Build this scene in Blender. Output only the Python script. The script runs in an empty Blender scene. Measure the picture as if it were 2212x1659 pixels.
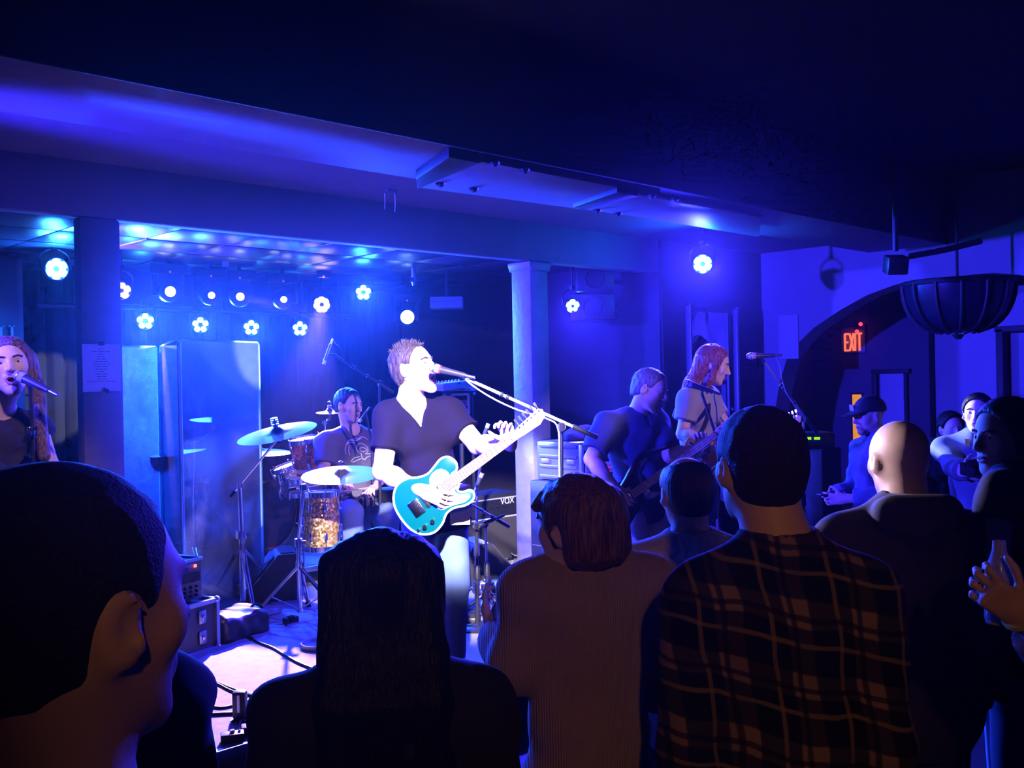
import bpy, bmesh, math, random
import numpy as np
from mathutils import Vector, Matrix
from mathutils.bvhtree import BVHTree
random.seed(7); rng = np.random.default_rng(7)
S = bpy.context.scene
COL = S.collection

# ------------------------------------------------------------------ camera
CZ = 1.92; FPX = 2150.0; AZ = math.radians(45.5)
PITCH = -math.atan((829.5 - 820.0) / FPX); ROLL = -0.02
def V(*a): return np.array(a, dtype=float)
def nrm(v): v = np.asarray(v, float); return v / (np.linalg.norm(v) + 1e-12)
FH = V(math.cos(AZ), math.sin(AZ), 0); RH = V(math.sin(AZ), -math.cos(AZ), 0); UP = V(0, 0, 1)
_f = FH * math.cos(PITCH) + UP * math.sin(PITCH); _u = UP * math.cos(PITCH) - FH * math.sin(PITCH)
CR = RH * math.cos(ROLL) + _u * math.sin(ROLL); CU = -RH * math.sin(ROLL) + _u * math.cos(ROLL); CF = _f
EYE = V(0, 0, CZ)
def ray(px, py): return CF + CR * ((px - 1106) / FPX) - CU * ((py - 829.5) / FPX)
def W(px, py, d): return EYE + d * ray(px, py)           # point seen at a picture position, at a chosen real depth
def on(px, py, ax, v):
    r = ray(px, py); return EYE + r * ((v - EYE[ax]) / r[ax])
cam = bpy.data.cameras.new('camera'); cam.sensor_width = 36.0; cam.lens = FPX / 2212 * 36.0
cam.clip_start = 0.02; cam.clip_end = 100
camo = bpy.data.objects.new('camera', cam); COL.objects.link(camo)
camo.matrix_world = Matrix(((CR[0], CU[0], -CF[0], 0), (CR[1], CU[1], -CF[1], 0), (CR[2], CU[2], -CF[2], CZ), (0, 0, 0, 1)))
S.camera = camo
# ------------------------------------------------------------------ world, exposure
wd = bpy.data.worlds.new('world'); S.world = wd; wd.use_nodes = True
wd.node_tree.nodes['Background'].inputs[0].default_value = (0.02, 0.015, 0.10, 1)
wd.node_tree.nodes['Background'].inputs[1].default_value = 0.012
_nt = wd.node_tree; _vs = _nt.nodes.new('ShaderNodeVolumeScatter'); _vs.inputs['Density'].default_value = 0.0019; _vs.inputs['Anisotropy'].default_value = 0.9
_nt.links.new(_vs.outputs[0], _nt.nodes['World Output'].inputs['Volume'])      # thin stage haze
S.view_settings.view_transform = 'Standard'; S.view_settings.look = 'None'
S.view_settings.exposure = 0.0; S.view_settings.gamma = 1.0; S.view_settings.use_curve_mapping = False
S.cycles.max_bounces = 4; S.cycles.diffuse_bounces = 2; S.cycles.glossy_bounces = 2
S.cycles.use_adaptive_sampling = True; S.cycles.adaptive_threshold = 0.08; S.cycles.adaptive_min_samples = 12
S.cycles.transparent_max_bounces = 12; S.cycles.volume_bounces = 0
S.cycles.sample_clamp_indirect = 4.0; S.cycles.caustics_reflective = False; S.cycles.caustics_refractive = False
S.cycles.use_denoising = True
BLUE = (0.030, 0.020, 1.0); CYB = (0.012, 0.055, 1.0); CYG = (0.01, 0.15, 1.0); DEEP = (0.05, 0.012, 1.0); PINK = (0.85, 0.50, 1.0); WHITE = (0.95, 0.80, 1.0); WARM = (1.0, 0.42, 0.14)
KEY_W, FRONT_W, REAR_W, PINK_W, WARM_W = 6800, 2600, 1900, 3800, 55
def light_obj(name, kind, loc, target=None, energy=100, color=(1, 1, 1), angle=60, blend=0.4, radius=0.05, parent=None):
    l = bpy.data.lights.new(name, kind); l.energy = energy; l.color = color
    if kind != 'AREA': l.shadow_soft_size = radius
    if kind == 'SPOT': l.spot_size = math.radians(angle); l.spot_blend = blend
    o = bpy.data.objects.new(name, l); COL.objects.link(o)
    o.location = loc
    if target is not None:
        o.rotation_euler = Vector(np.asarray(target) - np.asarray(loc)).to_track_quat('-Z', 'Y').to_euler()
    if parent is not None:
        o.parent = parent; o.matrix_parent_inverse = Matrix.Translation(-Vector(parent.location))
    return o
# unseen spots out of frame, without fixtures, added to light band, shield, wall and crowd
light_obj('key_spot', 'SPOT', (0.9, 1.0, 3.3), W(985, 945, 5.2), KEY_W, WHITE, 19.5, 0.35, 0.05)
light_obj('shield_spot', 'SPOT', (5.6, -0.6, 3.2), W(588, 745, 7.25), 11000, (.85, .95, .95), 4.6, 0.10, 0.03)
light_obj('left_key', 'SPOT', (1.0, 2.5, 3.4), W(15, 870, 4.25), 150, PINK, 24, 0.6, 0.06)
light_obj('right_key', 'SPOT', (4.9, -0.8, 3.2), W(1535, 870, 6.9), 640, (0.75, 0.45, 1.0), 11, 0.5, 0.06)
light_obj('drum_key', 'SPOT', (5.2, -0.8, 3.2), W(705, 1010, 7.8), 1500, (0.75, 0.40, 1.0), 10.5, 0.5, 0.06)
light_obj('blue_wash', 'SPOT', (-0.7, 4.7, 2.85), (8.8, 3.7, 1.9), 6500, BLUE, 40, 0.5, 0.06)
light_obj('side_spot', 'SPOT', (1.2, 6.2, 2.75), W(1885, 985, 3.05), 1900, WHITE, 3.0, 0.5, 0.03)
light_obj('house_lamp', 'SPOT', (-0.8, -1.2, 2.9), (2.0, 1.75, 1.2), WARM_W, WARM, 33, 0.8, 0.05)

# ------------------------------------------------------------------ materials
MATS = {}
def mat(name, color=(0.5, 0.5, 0.5), rough=0.6, metal=0.0, noise=0.0, nscale=20.0, bump=0.0, bscale=60.0, emit=None, estr=0.0, spec=0.5, sheen=0.0, stretch=None, coat=0.0):
    if name in MATS: return MATS[name]
    m = bpy.data.materials.new(name); m.use_nodes = True
    nt = m.node_tree; b = nt.nodes['Principled BSDF']
    b.inputs['Base Color'].default_value = (*color, 1); b.inputs['Roughness'].default_value = rough
    b.inputs['Metallic'].default_value = metal; b.inputs['Specular IOR Level'].default_value = spec
    b.inputs['Sheen Weight'].default_value = sheen; b.inputs['Coat Weight'].default_value = coat
    if emit is not None:
        b.inputs['Emission Color'].default_value = (*emit, 1); b.inputs['Emission Strength'].default_value = estr
    co = nt.nodes.new('ShaderNodeTexCoord'); mp = nt.nodes.new('ShaderNodeMapping'); nt.links.new(co.outputs['Object'], mp.inputs[0])
    if stretch: mp.inputs['Scale'].default_value = stretch
    if noise > 0:
        n = nt.nodes.new('ShaderNodeTexNoise'); n.inputs['Scale'].default_value = nscale; n.inputs['Detail'].default_value = 4
        nt.links.new(mp.outputs[0], n.inputs['Vector'])
        mx = nt.nodes.new('ShaderNodeMix'); mx.data_type = 'RGBA'
        mx.inputs[6].default_value = (*[c * (1 - noise) for c in color], 1); mx.inputs[7].default_value = (*[min(1, c * (1 + noise)) for c in color], 1)
        nt.links.new(n.outputs['Fac'], mx.inputs[0]); nt.links.new(mx.outputs[2], b.inputs['Base Color'])
    if bump > 0:
        n2 = nt.nodes.new('ShaderNodeTexNoise'); n2.inputs['Scale'].default_value = bscale; n2.inputs['Detail'].default_value = 3
        nt.links.new(mp.outputs[0], n2.inputs['Vector'])
        bp = nt.nodes.new('ShaderNodeBump'); bp.inputs['Strength'].default_value = bump; bp.inputs['Distance'].default_value = 0.01
        nt.links.new(n2.outputs['Fac'], bp.inputs['Height']); nt.links.new(bp.outputs[0], b.inputs['Normal'])
    MATS[name] = m; return m
def emis(name, color, strength):
    if name in MATS: return MATS[name]
    m = bpy.data.materials.new(name); m.use_nodes = True; nt = m.node_tree
    for n in list(nt.nodes): nt.nodes.remove(n)
    e = nt.nodes.new('ShaderNodeEmission'); e.inputs[0].default_value = (*color, 1); e.inputs[1].default_value = strength
    o = nt.nodes.new('ShaderNodeOutputMaterial'); nt.links.new(e.outputs[0], o.inputs[0]); m.cycles.emission_sampling = 'NONE'; MATS[name] = m; return m
def mat_sparkle(name, c1, c2, scale=260.0, coat=0.6):
    m = mat(name, c1, 0.3, 0.35, coat=coat); nt = m.node_tree; b = nt.nodes['Principled BSDF']
    co = nt.nodes.new('ShaderNodeTexCoord'); v = nt.nodes.new('ShaderNodeTexVoronoi'); v.inputs['Scale'].default_value = scale
    nt.links.new(co.outputs['Object'], v.inputs['Vector'])
    r = nt.nodes.new('ShaderNodeValToRGB'); r.color_ramp.elements[0].position = 0.35; r.color_ramp.elements[0].color = (*c1, 1)
    r.color_ramp.elements[1].position = 0.95; r.color_ramp.elements[1].color = (*c2, 1)
    sp = nt.nodes.new('ShaderNodeSeparateColor'); nt.links.new(v.outputs['Color'], sp.inputs[0])
    nt.links.new(sp.outputs[0], r.inputs[0]); nt.links.new(r.outputs[0], b.inputs['Base Color'])
    sb = nt.nodes.new('ShaderNodeVectorMath'); sb.operation = 'SUBTRACT'; sb.inputs[1].default_value = (0.5, 0.5, 0.5); nt.links.new(v.outputs['Color'], sb.inputs[0])
    sc = nt.nodes.new('ShaderNodeVectorMath'); sc.operation = 'SCALE'; sc.inputs[3].default_value = 0.9; nt.links.new(sb.outputs[0], sc.inputs[0])
    ge = nt.nodes.new('ShaderNodeNewGeometry'); ad = nt.nodes.new('ShaderNodeVectorMath'); ad.operation = 'ADD'
    nt.links.new(ge.outputs['Normal'], ad.inputs[0]); nt.links.new(sc.outputs[0], ad.inputs[1])
    no = nt.nodes.new('ShaderNodeVectorMath'); no.operation = 'NORMALIZE'; nt.links.new(ad.outputs[0], no.inputs[0]); nt.links.new(no.outputs[0], b.inputs['Normal'])
    return m
def mat_hair(name, color, rough=0.45, scale=(55, 55, 5), col2=None, strength=0.6):
    m = mat(name, color, rough, spec=0.22); nt = m.node_tree; b = nt.nodes['Principled BSDF']
    co = nt.nodes.new('ShaderNodeTexCoord'); mp = nt.nodes.new('ShaderNodeMapping'); mp.inputs['Scale'].default_value = scale
    nt.links.new(co.outputs['Object'], mp.inputs[0]); n = nt.nodes.new('ShaderNodeTexNoise'); n.inputs['Scale'].default_value = 3; n.inputs['Detail'].default_value = 5
    nt.links.new(mp.outputs[0], n.inputs['Vector'])
    r = nt.nodes.new('ShaderNodeValToRGB'); r.color_ramp.elements[0].position = 0.35; r.color_ramp.elements[1].position = 0.68
    r.color_ramp.elements[0].color = (*[c * 0.45 for c in color], 1); r.color_ramp.elements[1].color = (*(col2 or [min(1, c * 1.7) for c in color]), 1)
    nt.links.new(n.outputs['Fac'], r.inputs[0]); nt.links.new(r.outputs[0], b.inputs['Base Color'])
    bp = nt.nodes.new('ShaderNodeBump'); bp.inputs['Strength'].default_value = strength; bp.inputs['Distance'].default_value = 0.012
    nt.links.new(n.outputs['Fac'], bp.inputs['Height']); nt.links.new(bp.outputs[0], b.inputs['Normal'])
    return m
def mat_stripes(name, base, cols, axis_u, axis_v, period=0.11):
    """woven plaid: colour bands along two cloth directions"""
    m = mat(name, base, 0.9, spec=0.2); nt = m.node_tree; b = nt.nodes['Principled BSDF']
    ge = nt.nodes.new('ShaderNodeTexCoord'); cur = None
    nz = nt.nodes.new('ShaderNodeTexNoise'); nz.inputs['Scale'].default_value = 5; nt.links.new(ge.outputs['Object'], nz.inputs['Vector'])
    def band(axis, off, width, soft):
        d = nt.nodes.new('ShaderNodeVectorMath'); d.operation = 'DOT_PRODUCT'; d.inputs[1].default_value = tuple(axis); nt.links.new(ge.outputs['Object'], d.inputs[0])
        w = nt.nodes.new('ShaderNodeMath'); w.operation = 'MULTIPLY_ADD'; nt.links.new(nz.outputs['Fac'], w.inputs[0]); w.inputs[1].default_value = 0.05; nt.links.new(d.outputs['Value'], w.inputs[2])
        a = nt.nodes.new('ShaderNodeMath'); a.operation = 'MULTIPLY_ADD'; nt.links.new(w.outputs[0], a.inputs[0]); a.inputs[1].default_value = 1 / period; a.inputs[2].default_value = off
        fr = nt.nodes.new('ShaderNodeMath'); fr.operation = 'FRACT'; nt.links.new(a.outputs[0], fr.inputs[0])
        pp = nt.nodes.new('ShaderNodeMath'); pp.operation = 'SUBTRACT'; nt.links.new(fr.outputs[0], pp.inputs[0]); pp.inputs[1].default_value = 0.5
        ab = nt.nodes.new('ShaderNodeMath'); ab.operation = 'ABSOLUTE'; nt.links.new(pp.outputs[0], ab.inputs[0])
        mr = nt.nodes.new('ShaderNodeMapRange'); nt.links.new(ab.outputs[0], mr.inputs[0]); mr.inputs[1].default_value = width; mr.inputs[2].default_value = width + soft; mr.inputs[3].default_value = 1; mr.inputs[4].default_value = 0
        return mr.outputs[0]
    for axis, off, width, col, k in cols:
        if axis == 'uv':
            pr = nt.nodes.new('ShaderNodeMath'); pr.operation = 'MULTIPLY'; nt.links.new(band(axis_u, off, width, 0.03), pr.inputs[0]); nt.links.new(band(axis_v, off, width, 0.03), pr.inputs[1]); fac = pr.outputs[0]
        else: fac = band(axis_u if axis == 'u' else axis_v, off, width, 0.02)
        mu = nt.nodes.new('ShaderNodeMath'); mu.operation = 'MULTIPLY'; nt.links.new(fac, mu.inputs[0]); mu.inputs[1].default_value = k
        mx = nt.nodes.new('ShaderNodeMix'); mx.data_type = 'RGBA'; nt.links.new(mu.outputs[0], mx.inputs[0])
        if cur is None: mx.inputs[6].default_value = (*base, 1)
        else: nt.links.new(cur, mx.inputs[6])
        mx.inputs[7].default_value = (*col, 1); cur = mx.outputs[2]
    nt.links.new(cur, b.inputs['Base Color']); return m
def mat_rib(name, color, axis, period=0.006):
    m = mat(name, color, 0.95, noise=0.15, nscale=30, spec=0.15, sheen=0.2); nt = m.node_tree; b = nt.nodes['Principled BSDF']
    ge = nt.nodes.new('ShaderNodeTexCoord'); d = nt.nodes.new('ShaderNodeVectorMath'); d.operation = 'DOT_PRODUCT'; d.inputs[1].default_value = tuple(np.asarray(axis) * 2 * math.pi / period); nt.links.new(ge.outputs['Object'], d.inputs[0])
    s = nt.nodes.new('ShaderNodeMath'); s.operation = 'SINE'; nt.links.new(d.outputs['Value'], s.inputs[0])
    bp = nt.nodes.new('ShaderNodeBump'); bp.inputs['Strength'].default_value = 0.5; bp.inputs['Distance'].default_value = 0.004
    nt.links.new(s.outputs[0], bp.inputs['Height']); nt.links.new(bp.outputs[0], b.inputs['Normal']); return m
def mat_acrylic(name, dust=0.075, tint=(0.86, 0.96, 1.0)):
    m = bpy.data.materials.new(name); m.use_nodes = True; nt = m.node_tree
    for n in list(nt.nodes): nt.nodes.remove(n)
    o = nt.nodes.new('ShaderNodeOutputMaterial'); t = nt.nodes.new('ShaderNodeBsdfTransparent'); t.inputs[0].default_value = (*tint, 1)
    g = nt.nodes.new('ShaderNodeBsdfGlossy'); g.inputs['Roughness'].default_value = 0.12; g.inputs[0].default_value = (0.9, 0.95, 1, 1)
    d = nt.nodes.new('ShaderNodeBsdfDiffuse'); d.inputs[0].default_value = (0.85, 0.95, 0.97, 1)
    tl = nt.nodes.new('ShaderNodeBsdfTranslucent'); tl.inputs[0].default_value = (0.85, 0.95, 0.97, 1)
    md = nt.nodes.new('ShaderNodeMixShader'); nt.links.new(d.outputs[0], md.inputs[1]); nt.links.new(tl.outputs[0], md.inputs[2])
    co = nt.nodes.new('ShaderNodeTexCoord'); n1 = nt.nodes.new('ShaderNodeTexNoise'); n1.inputs['Scale'].default_value = 4.0; n1.inputs['Detail'].default_value = 8; n1.inputs['Roughness'].default_value = 0.75
    nt.links.new(co.outputs['Object'], n1.inputs['Vector'])
    mr = nt.nodes.new('ShaderNodeMapRange'); mr.inputs[1].default_value = 0.35; mr.inputs[2].default_value = 0.75; mr.inputs[3].default_value = dust * 0.45; mr.inputs[4].default_value = dust * 1.8
    nt.links.new(n1.outputs['Fac'], mr.inputs[0])
    m1 = nt.nodes.new('ShaderNodeMixShader'); nt.links.new(mr.outputs[0], m1.inputs[0]); nt.links.new(t.outputs[0], m1.inputs[1]); nt.links.new(md.outputs[0], m1.inputs[2])
    fr = nt.nodes.new('ShaderNodeFresnel'); fr.inputs[0].default_value = 1.35
    m2 = nt.nodes.new('ShaderNodeMixShader'); nt.links.new(fr.outputs[0], m2.inputs[0]); nt.links.new(m1.outputs[0], m2.inputs[1]); nt.links.new(g.outputs[0], m2.inputs[2])
    nt.links.new(m2.outputs[0], o.inputs[0]); MATS[name] = m; return m

black = mat('black_paint', (0.012, 0.012, 0.014), 0.55, noise=0.3)
chrome = mat('chrome', (0.80, 0.80, 0.84), 0.16, 1.0)
steel = mat('dull_steel', (0.45, 0.45, 0.48), 0.38, 1.0)
plastic = mat('black_plastic', (0.018, 0.018, 0.02), 0.42)
rubber = mat('rubber', (0.012, 0.012, 0.012), 0.85)
whitep = mat('white_plastic', (0.75, 0.75, 0.75), 0.45)
cymbalm = mat('bronze', (0.075, 0.05, 0.05), 0.5, 0.7, noise=0.12, nscale=40, bump=0.05, bscale=90)
tolex = mat('black_vinyl', (0.02, 0.02, 0.022), 0.6, bump=0.3, bscale=300)
gcloth = mat('grille_cloth', (0.05, 0.045, 0.04), 0.9, noise=0.5, nscale=400)
cablem = mat('cable_rubber', (0.015, 0.015, 0.018), 0.5)
greycable = mat('grey_cable', (0.35, 0.35, 0.38), 0.5)

# ------------------------------------------------------------------ mesh building
def frame_from(axis, hint=None):
    z = nrm(axis); h = V(0, 0, 1) if hint is None else np.asarray(hint, float)
    if abs(np.dot(h, z)) > 0.97: h = V(1, 0, 0)
    x = nrm(np.cross(h, z)); y = np.cross(z, x); return x, y, z
def spline(pts, n=6):
    P = [np.asarray(p, float) for p in pts]
    if len(P) < 3: return P
    P = [2 * P[0] - P[1]] + P + [2 * P[-1] - P[-2]]; out = []
    for i in range(1, len(P) - 2):
        for j in range(n):
            t = j / n; a, b, c, d = P[i - 1], P[i], P[i + 1], P[i + 2]
            out.append(0.5 * ((2 * b) + (c - a) * t + (2 * a - 5 * b + 4 * c - d) * t * t + (3 * b - a - 3 * c + d) * t ** 3))
    out.append(P[-2]); return out
class MB:
    def __init__(s): s.v = []; s.f = []
    def add(s, vs, fs):
        o = len(s.v); s.v += [tuple(map(float, v)) for v in vs]; s.f += [tuple(i + o for i in f) for f in fs]; return s
    def box(s, c, h, ax=None):
        c = np.asarray(c, float); X, Y, Z = ax if ax is not None else (V(1, 0, 0), V(0, 1, 0), V(0, 0, 1))
        vs = [c + X * h[0] * i + Y * h[1] * j + Z * h[2] * k for i in (-1, 1) for j in (-1, 1) for k in (-1, 1)]
        return s.add(vs, [(0, 1, 3, 2), (4, 6, 7, 5), (0, 4, 5, 1), (2, 3, 7, 6), (0, 2, 6, 4), (1, 5, 7, 3)])
    def bb(s, lo, hi):
        lo = np.asarray(lo, float); hi = np.asarray(hi, float); return s.box((lo + hi) / 2, (hi - lo) / 2)
    def cyl(s, a, b, ra, rb=None, n=16, caps=True):
        rb = ra if rb is None else rb; a = np.asarray(a, float); b = np.asarray(b, float); x, y, z = frame_from(b - a)
        vs = [];
        for p, r in ((a, ra), (b, rb)):
            vs += [p + r * (x * math.cos(2 * math.pi * i / n) + y * math.sin(2 * math.pi * i / n)) for i in range(n)]
        fs = [(i, (i + 1) % n, n + (i + 1) % n, n + i) for i in range(n)]
        if caps: fs += [tuple(range(n - 1, -1, -1)), tuple(range(n, 2 * n))]
        return s.add(vs, fs)
    def lathe(s, c, axis, prof, n=24, hint=None, close=False):
        x, y, z = frame_from(axis, hint); c = np.asarray(c, float); vs = []; fs = []; m = len(prof)
        for r, h in prof:
            vs += [c + z * h + r * (x * math.cos(2 * math.pi * i / n) + y * math.sin(2 * math.pi * i / n)) for i in range(n)]
        for j in range(m - 1 + (1 if close else 0)):
            k = (j + 1) % m
            fs += [(j * n + i, j * n + (i + 1) % n, k * n + (i + 1) % n, k * n + i) for i in range(n)]
        return s.add(vs, fs)
    def ball(s, c, r, n=12, ax=None, sc=(1, 1, 1)):
        X, Y, Z = ax if ax is not None else (V(1, 0, 0), V(0, 1, 0), V(0, 0, 1)); c = np.asarray(c, float); m = max(4, n // 2 + 1); vs = []; fs = []
        for j in range(m + 1):
            t = math.pi * j / m
            for i in range(n):
                p = 2 * math.pi * i / n; vs.append(c + r * (sc[0] * X * math.sin(t) * math.cos(p) + sc[1] * Y * math.sin(t) * math.sin(p) + sc[2] * Z * math.cos(t)))
        for j in range(m): fs += [(j * n + i, (j + 1) * n + i, (j + 1) * n + (i + 1) % n, j * n + (i + 1) % n) for i in range(n)]
        return s.add(vs, fs)
    def tube(s, pts, r, n=8, smooth=6, r2=None):
        P = spline(pts, smooth) if smooth > 1 else [np.asarray(p, float) for p in pts]; m = len(P); vs = []; fs = []; x = None
        for i in range(m):
            t = nrm(P[min(i + 1, m - 1)] - P[max(i - 1, 0)])
            if x is None: x, y, _ = frame_from(t)
            else: x = nrm(x - t * np.dot(x, t)); y = np.cross(t, x)
            rr = r if r2 is None else r + (r2 - r) * i / (m - 1)
            vs += [P[i] + rr * (x * math.cos(2 * math.pi * k / n) + y * math.sin(2 * math.pi * k / n)) for k in range(n)]
        for i in range(m - 1): fs += [(i * n + k, i * n + (k + 1) % n, (i + 1) * n + (k + 1) % n, (i + 1) * n + k) for k in range(n)]
        fs += [tuple(range(n - 1, -1, -1)), tuple(range((m - 1) * n, m * n))]
        return s.add(vs, fs)
    def prism(s, poly, o, ex, ey, ez, t, t0=0.0):
        o = np.asarray(o, float); n = len(poly)
        vs = [o + ex * p[0] + ey * p[1] + ez * t0 for p in poly] + [o + ex * p[0] + ey * p[1] + ez * t for p in poly]
        return s.add(vs, [tuple(range(n - 1, -1, -1)), tuple(range(n, 2 * n))] + [(i, (i + 1) % n, n + (i + 1) % n, n + i) for i in range(n)])
    def ring(s, c, axis, R, r, n=32, m=8):
        return s.lathe(c, axis, [(R + r * math.cos(2 * math.pi * k / m), r * math.sin(2 * math.pi * k / m)) for k in range(m)], n, close=True)
    def build(s, name, m, parent=None, smooth=True, bevel=0.0, angle=38):
        me = bpy.data.meshes.new(name); me.from_pydata(s.v, [], s.f); me.validate()
        bm = bmesh.new(); bm.from_mesh(me)
        bmesh.ops.recalc_face_normals(bm, faces=bm.faces)
        if bevel > 0:
            es = [e for e in bm.edges if len(e.link_faces) == 2 and e.calc_face_angle(0) > 0.6]
            bmesh.ops.bevel(bm, geom=es, offset=bevel, segments=2, affect='EDGES', profile=0.5)
        bm.to_mesh(me); bm.free()
        me.materials.append(m)
        if smooth:
            me.polygons.foreach_set('use_smooth', [True] * len(me.polygons)); me.set_sharp_from_angle(angle=math.radians(angle))
        return link(name, me, parent)
def link(name, data, parent=None):
    o = bpy.data.objects.new(name, data); COL.objects.link(o)
    if parent is not None:
        o.parent = parent; o.matrix_parent_inverse = Matrix.Translation(-Vector(parent.location))
    return o
def thing(name, label, cat, loc, group=None):
    o = bpy.data.objects.new(name, None); COL.objects.link(o); o.location = [float(c) for c in loc]; o.empty_display_size = 0.1
    return tag(o, label, cat, group)
def tag(o, label, cat, group=None, kind=None):
    o['label'] = label; o['category'] = cat
    if group: o['group'] = group
    if kind: o['kind'] = kind
    return o
def struct(o, label=None):
    o['kind'] = 'structure'
    if label: o['label'] = label
    return o

# ------------------------------------------------------------------ smooth bodies: signed-distance fields meshed as one surface
class Field:
    def __init__(s, lo, hi, h):
        s.h = h; s.lo = np.asarray(lo, float) - 2 * h; n = np.ceil((np.asarray(hi, float) + 2 * h - s.lo) / h).astype(int) + 1
        s.ax = [s.lo[i] + h * np.arange(n[i]) for i in range(3)]; s.f = np.full(tuple(n), 1.0, np.float32)
    def _sl(s, lo, hi):
        r = []
        for i in range(3):
            a = int(max(0, math.floor((lo[i] - s.lo[i]) / s.h))); b = int(min(len(s.ax[i]), math.ceil((hi[i] - s.lo[i]) / s.h) + 1))
            if b <= a: return None
            r.append(slice(a, b))
        return tuple(r)
    def _p(s, sl):
        return (s.ax[0][sl[0]][:, None, None], s.ax[1][sl[1]][None, :, None], s.ax[2][sl[2]][None, None, :])
    def _mix(s, sl, d, k, sub):
        a = s.f[sl]; d = d.astype(np.float32)
        if sub:
            d = -d; h = np.maximum(k - np.abs(a - d), 0) / k if k > 0 else 0
            s.f[sl] = np.maximum(a, d) + h * h * k * 0.25
        else:
            h = np.maximum(k - np.abs(a - d), 0) / k if k > 0 else 0
            s.f[sl] = np.minimum(a, d) - h * h * k * 0.25
    def cone(s, a, b, ra, rb, k=0.02, sub=False, flat=None, fs=1.0, hem=None):
        """tapered limb a-b; flat/fs thins it along one direction; hem cuts it square at the ends"""
        a = np.asarray(a, float); b = np.asarray(b, float); R = max(ra, rb) + k + 3 * s.h; sl = s._sl(np.minimum(a, b) - R, np.maximum(a, b) + R)
        if sl is None: return
        x, y, z = s._p(sl); x = x - a[0]; y = y - a[1]; z = z - a[2]; e = b - a
        if flat is not None:
            n = nrm(flat); q = (x * n[0] + y * n[1] + z * n[2]) * (fs - 1); x = x + q * n[0]; y = y + q * n[1]; z = z + q * n[2]
            e = e + n * np.dot(e, n) * (fs - 1)
        L2 = max(np.dot(e, e), 1e-9); t = (x * e[0] + y * e[1] + z * e[2]) / L2; tc = np.clip(t, 0, 1)
        d = np.sqrt((x - tc * e[0]) ** 2 + (y - tc * e[1]) ** 2 + (z - tc * e[2]) ** 2) - (ra + (rb - ra) * tc)
        if flat is not None: d = d / math.sqrt(fs)
        if hem is not None:
            L = math.sqrt(L2)
            if 'a' in hem: d = np.maximum(d, -t * L)
            if 'b' in hem: d = np.maximum(d, (t - 1) * L)
        s._mix(sl, d, k, sub)
    def ell(s, c, ax, r, k=0.02, sub=False):
        c = np.asarray(c, float); R = max(r) + k + 3 * s.h; sl = s._sl(c - R, c + R)
        if sl is None: return
        x, y, z = s._p(sl); x = x - c[0]; y = y - c[1]; z = z - c[2]; k0 = 0; k1 = 0
        for i in range(3):
            q = x * ax[i][0] + y * ax[i][1] + z * ax[i][2]; k0 = k0 + (q / r[i]) ** 2; k1 = k1 + (q / (r[i] * r[i])) ** 2
        k0 = np.sqrt(k0); k1 = np.sqrt(k1) + 1e-9; s._mix(sl, k0 * (k0 - 1) / k1, k, sub)
    def box(s, c, ax, hf, rnd, k=0.01, sub=False):
        c = np.asarray(c, float); R = np.linalg.norm(hf) + rnd + k + 3 * s.h; sl = s._sl(c - R, c + R)
        if sl is None: return
        x, y, z = s._p(sl); x = x - c[0]; y = y - c[1]; z = z - c[2]; o = 0; m = None
        for i in range(3):
            q = np.abs(x * ax[i][0] + y * ax[i][1] + z * ax[i][2]) - hf[i]; o = o + np.maximum(q, 0) ** 2; m = q if m is None else np.maximum(m, q)
        s._mix(sl, np.sqrt(o) + np.minimum(m, 0) - rnd, k, sub)
    def cut(s, p, n):
        n = nrm(n); x, y, z = s._p((slice(None),) * 3)
        s.f = np.maximum(s.f, ((x - p[0]) * n[0] + (y - p[1]) * n[1] + (z - p[2]) * n[2]).astype(np.float32))
    def wrinkle(s, amp, freq, seed=1, n=5, bias=None):
        g = np.random.default_rng(seed); x, y, z = s._p((slice(None),) * 3); w = 0
        for i in range(n):
            d = g.normal(size=3);
            if bias is not None: d = d * np.asarray(bias)
            d = nrm(d) * freq * g.uniform(0.6, 1.7); w = w + np.sin(x * d[0] + y * d[1] + z * d[2] + g.uniform(0, 6.28))
        s.f = s.f + (amp * w / math.sqrt(n)).astype(np.float32)
    def mesh(s, name, m, parent=None):
        f = s.f; ins = f < 0; nx, ny, nz = f.shape
        c = [ins[i:nx - 1 + i, j:ny - 1 + j, k:nz - 1 + k] for i in (0, 1) for j in (0, 1) for k in (0, 1)]
        cnt = sum(q.astype(np.int8) for q in c); I, J, K = np.nonzero((cnt > 0) & (cnt < 8)); N = len(I)
        if N == 0: return None
        off = [(i, j, k) for i in (0, 1) for j in (0, 1) for k in (0, 1)]
        val = [f[I + o[0], J + o[1], K + o[2]] for o in off]; acc = np.zeros((N, 3)); num = np.zeros(N)
        for a in range(8):
            for b in range(a + 1, 8):
                da = np.array(off[b]) - np.array(off[a])
                if np.abs(da).sum() != 1: continue
                msk = (val[a] < 0) != (val[b] < 0); t = np.where(msk, val[a] / np.where(msk, val[a] - val[b], 1), 0)
                acc += np.where(msk[:, None], np.array(off[a])[None] + t[:, None] * da[None], 0); num += msk
        co = (np.stack([I, J, K], 1) + acc / num[:, None]) * s.h + s.lo
        vid = np.full((nx - 1, ny - 1, nz - 1), -1, np.int64); vid[I, J, K] = np.arange(N); quads = []
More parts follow.
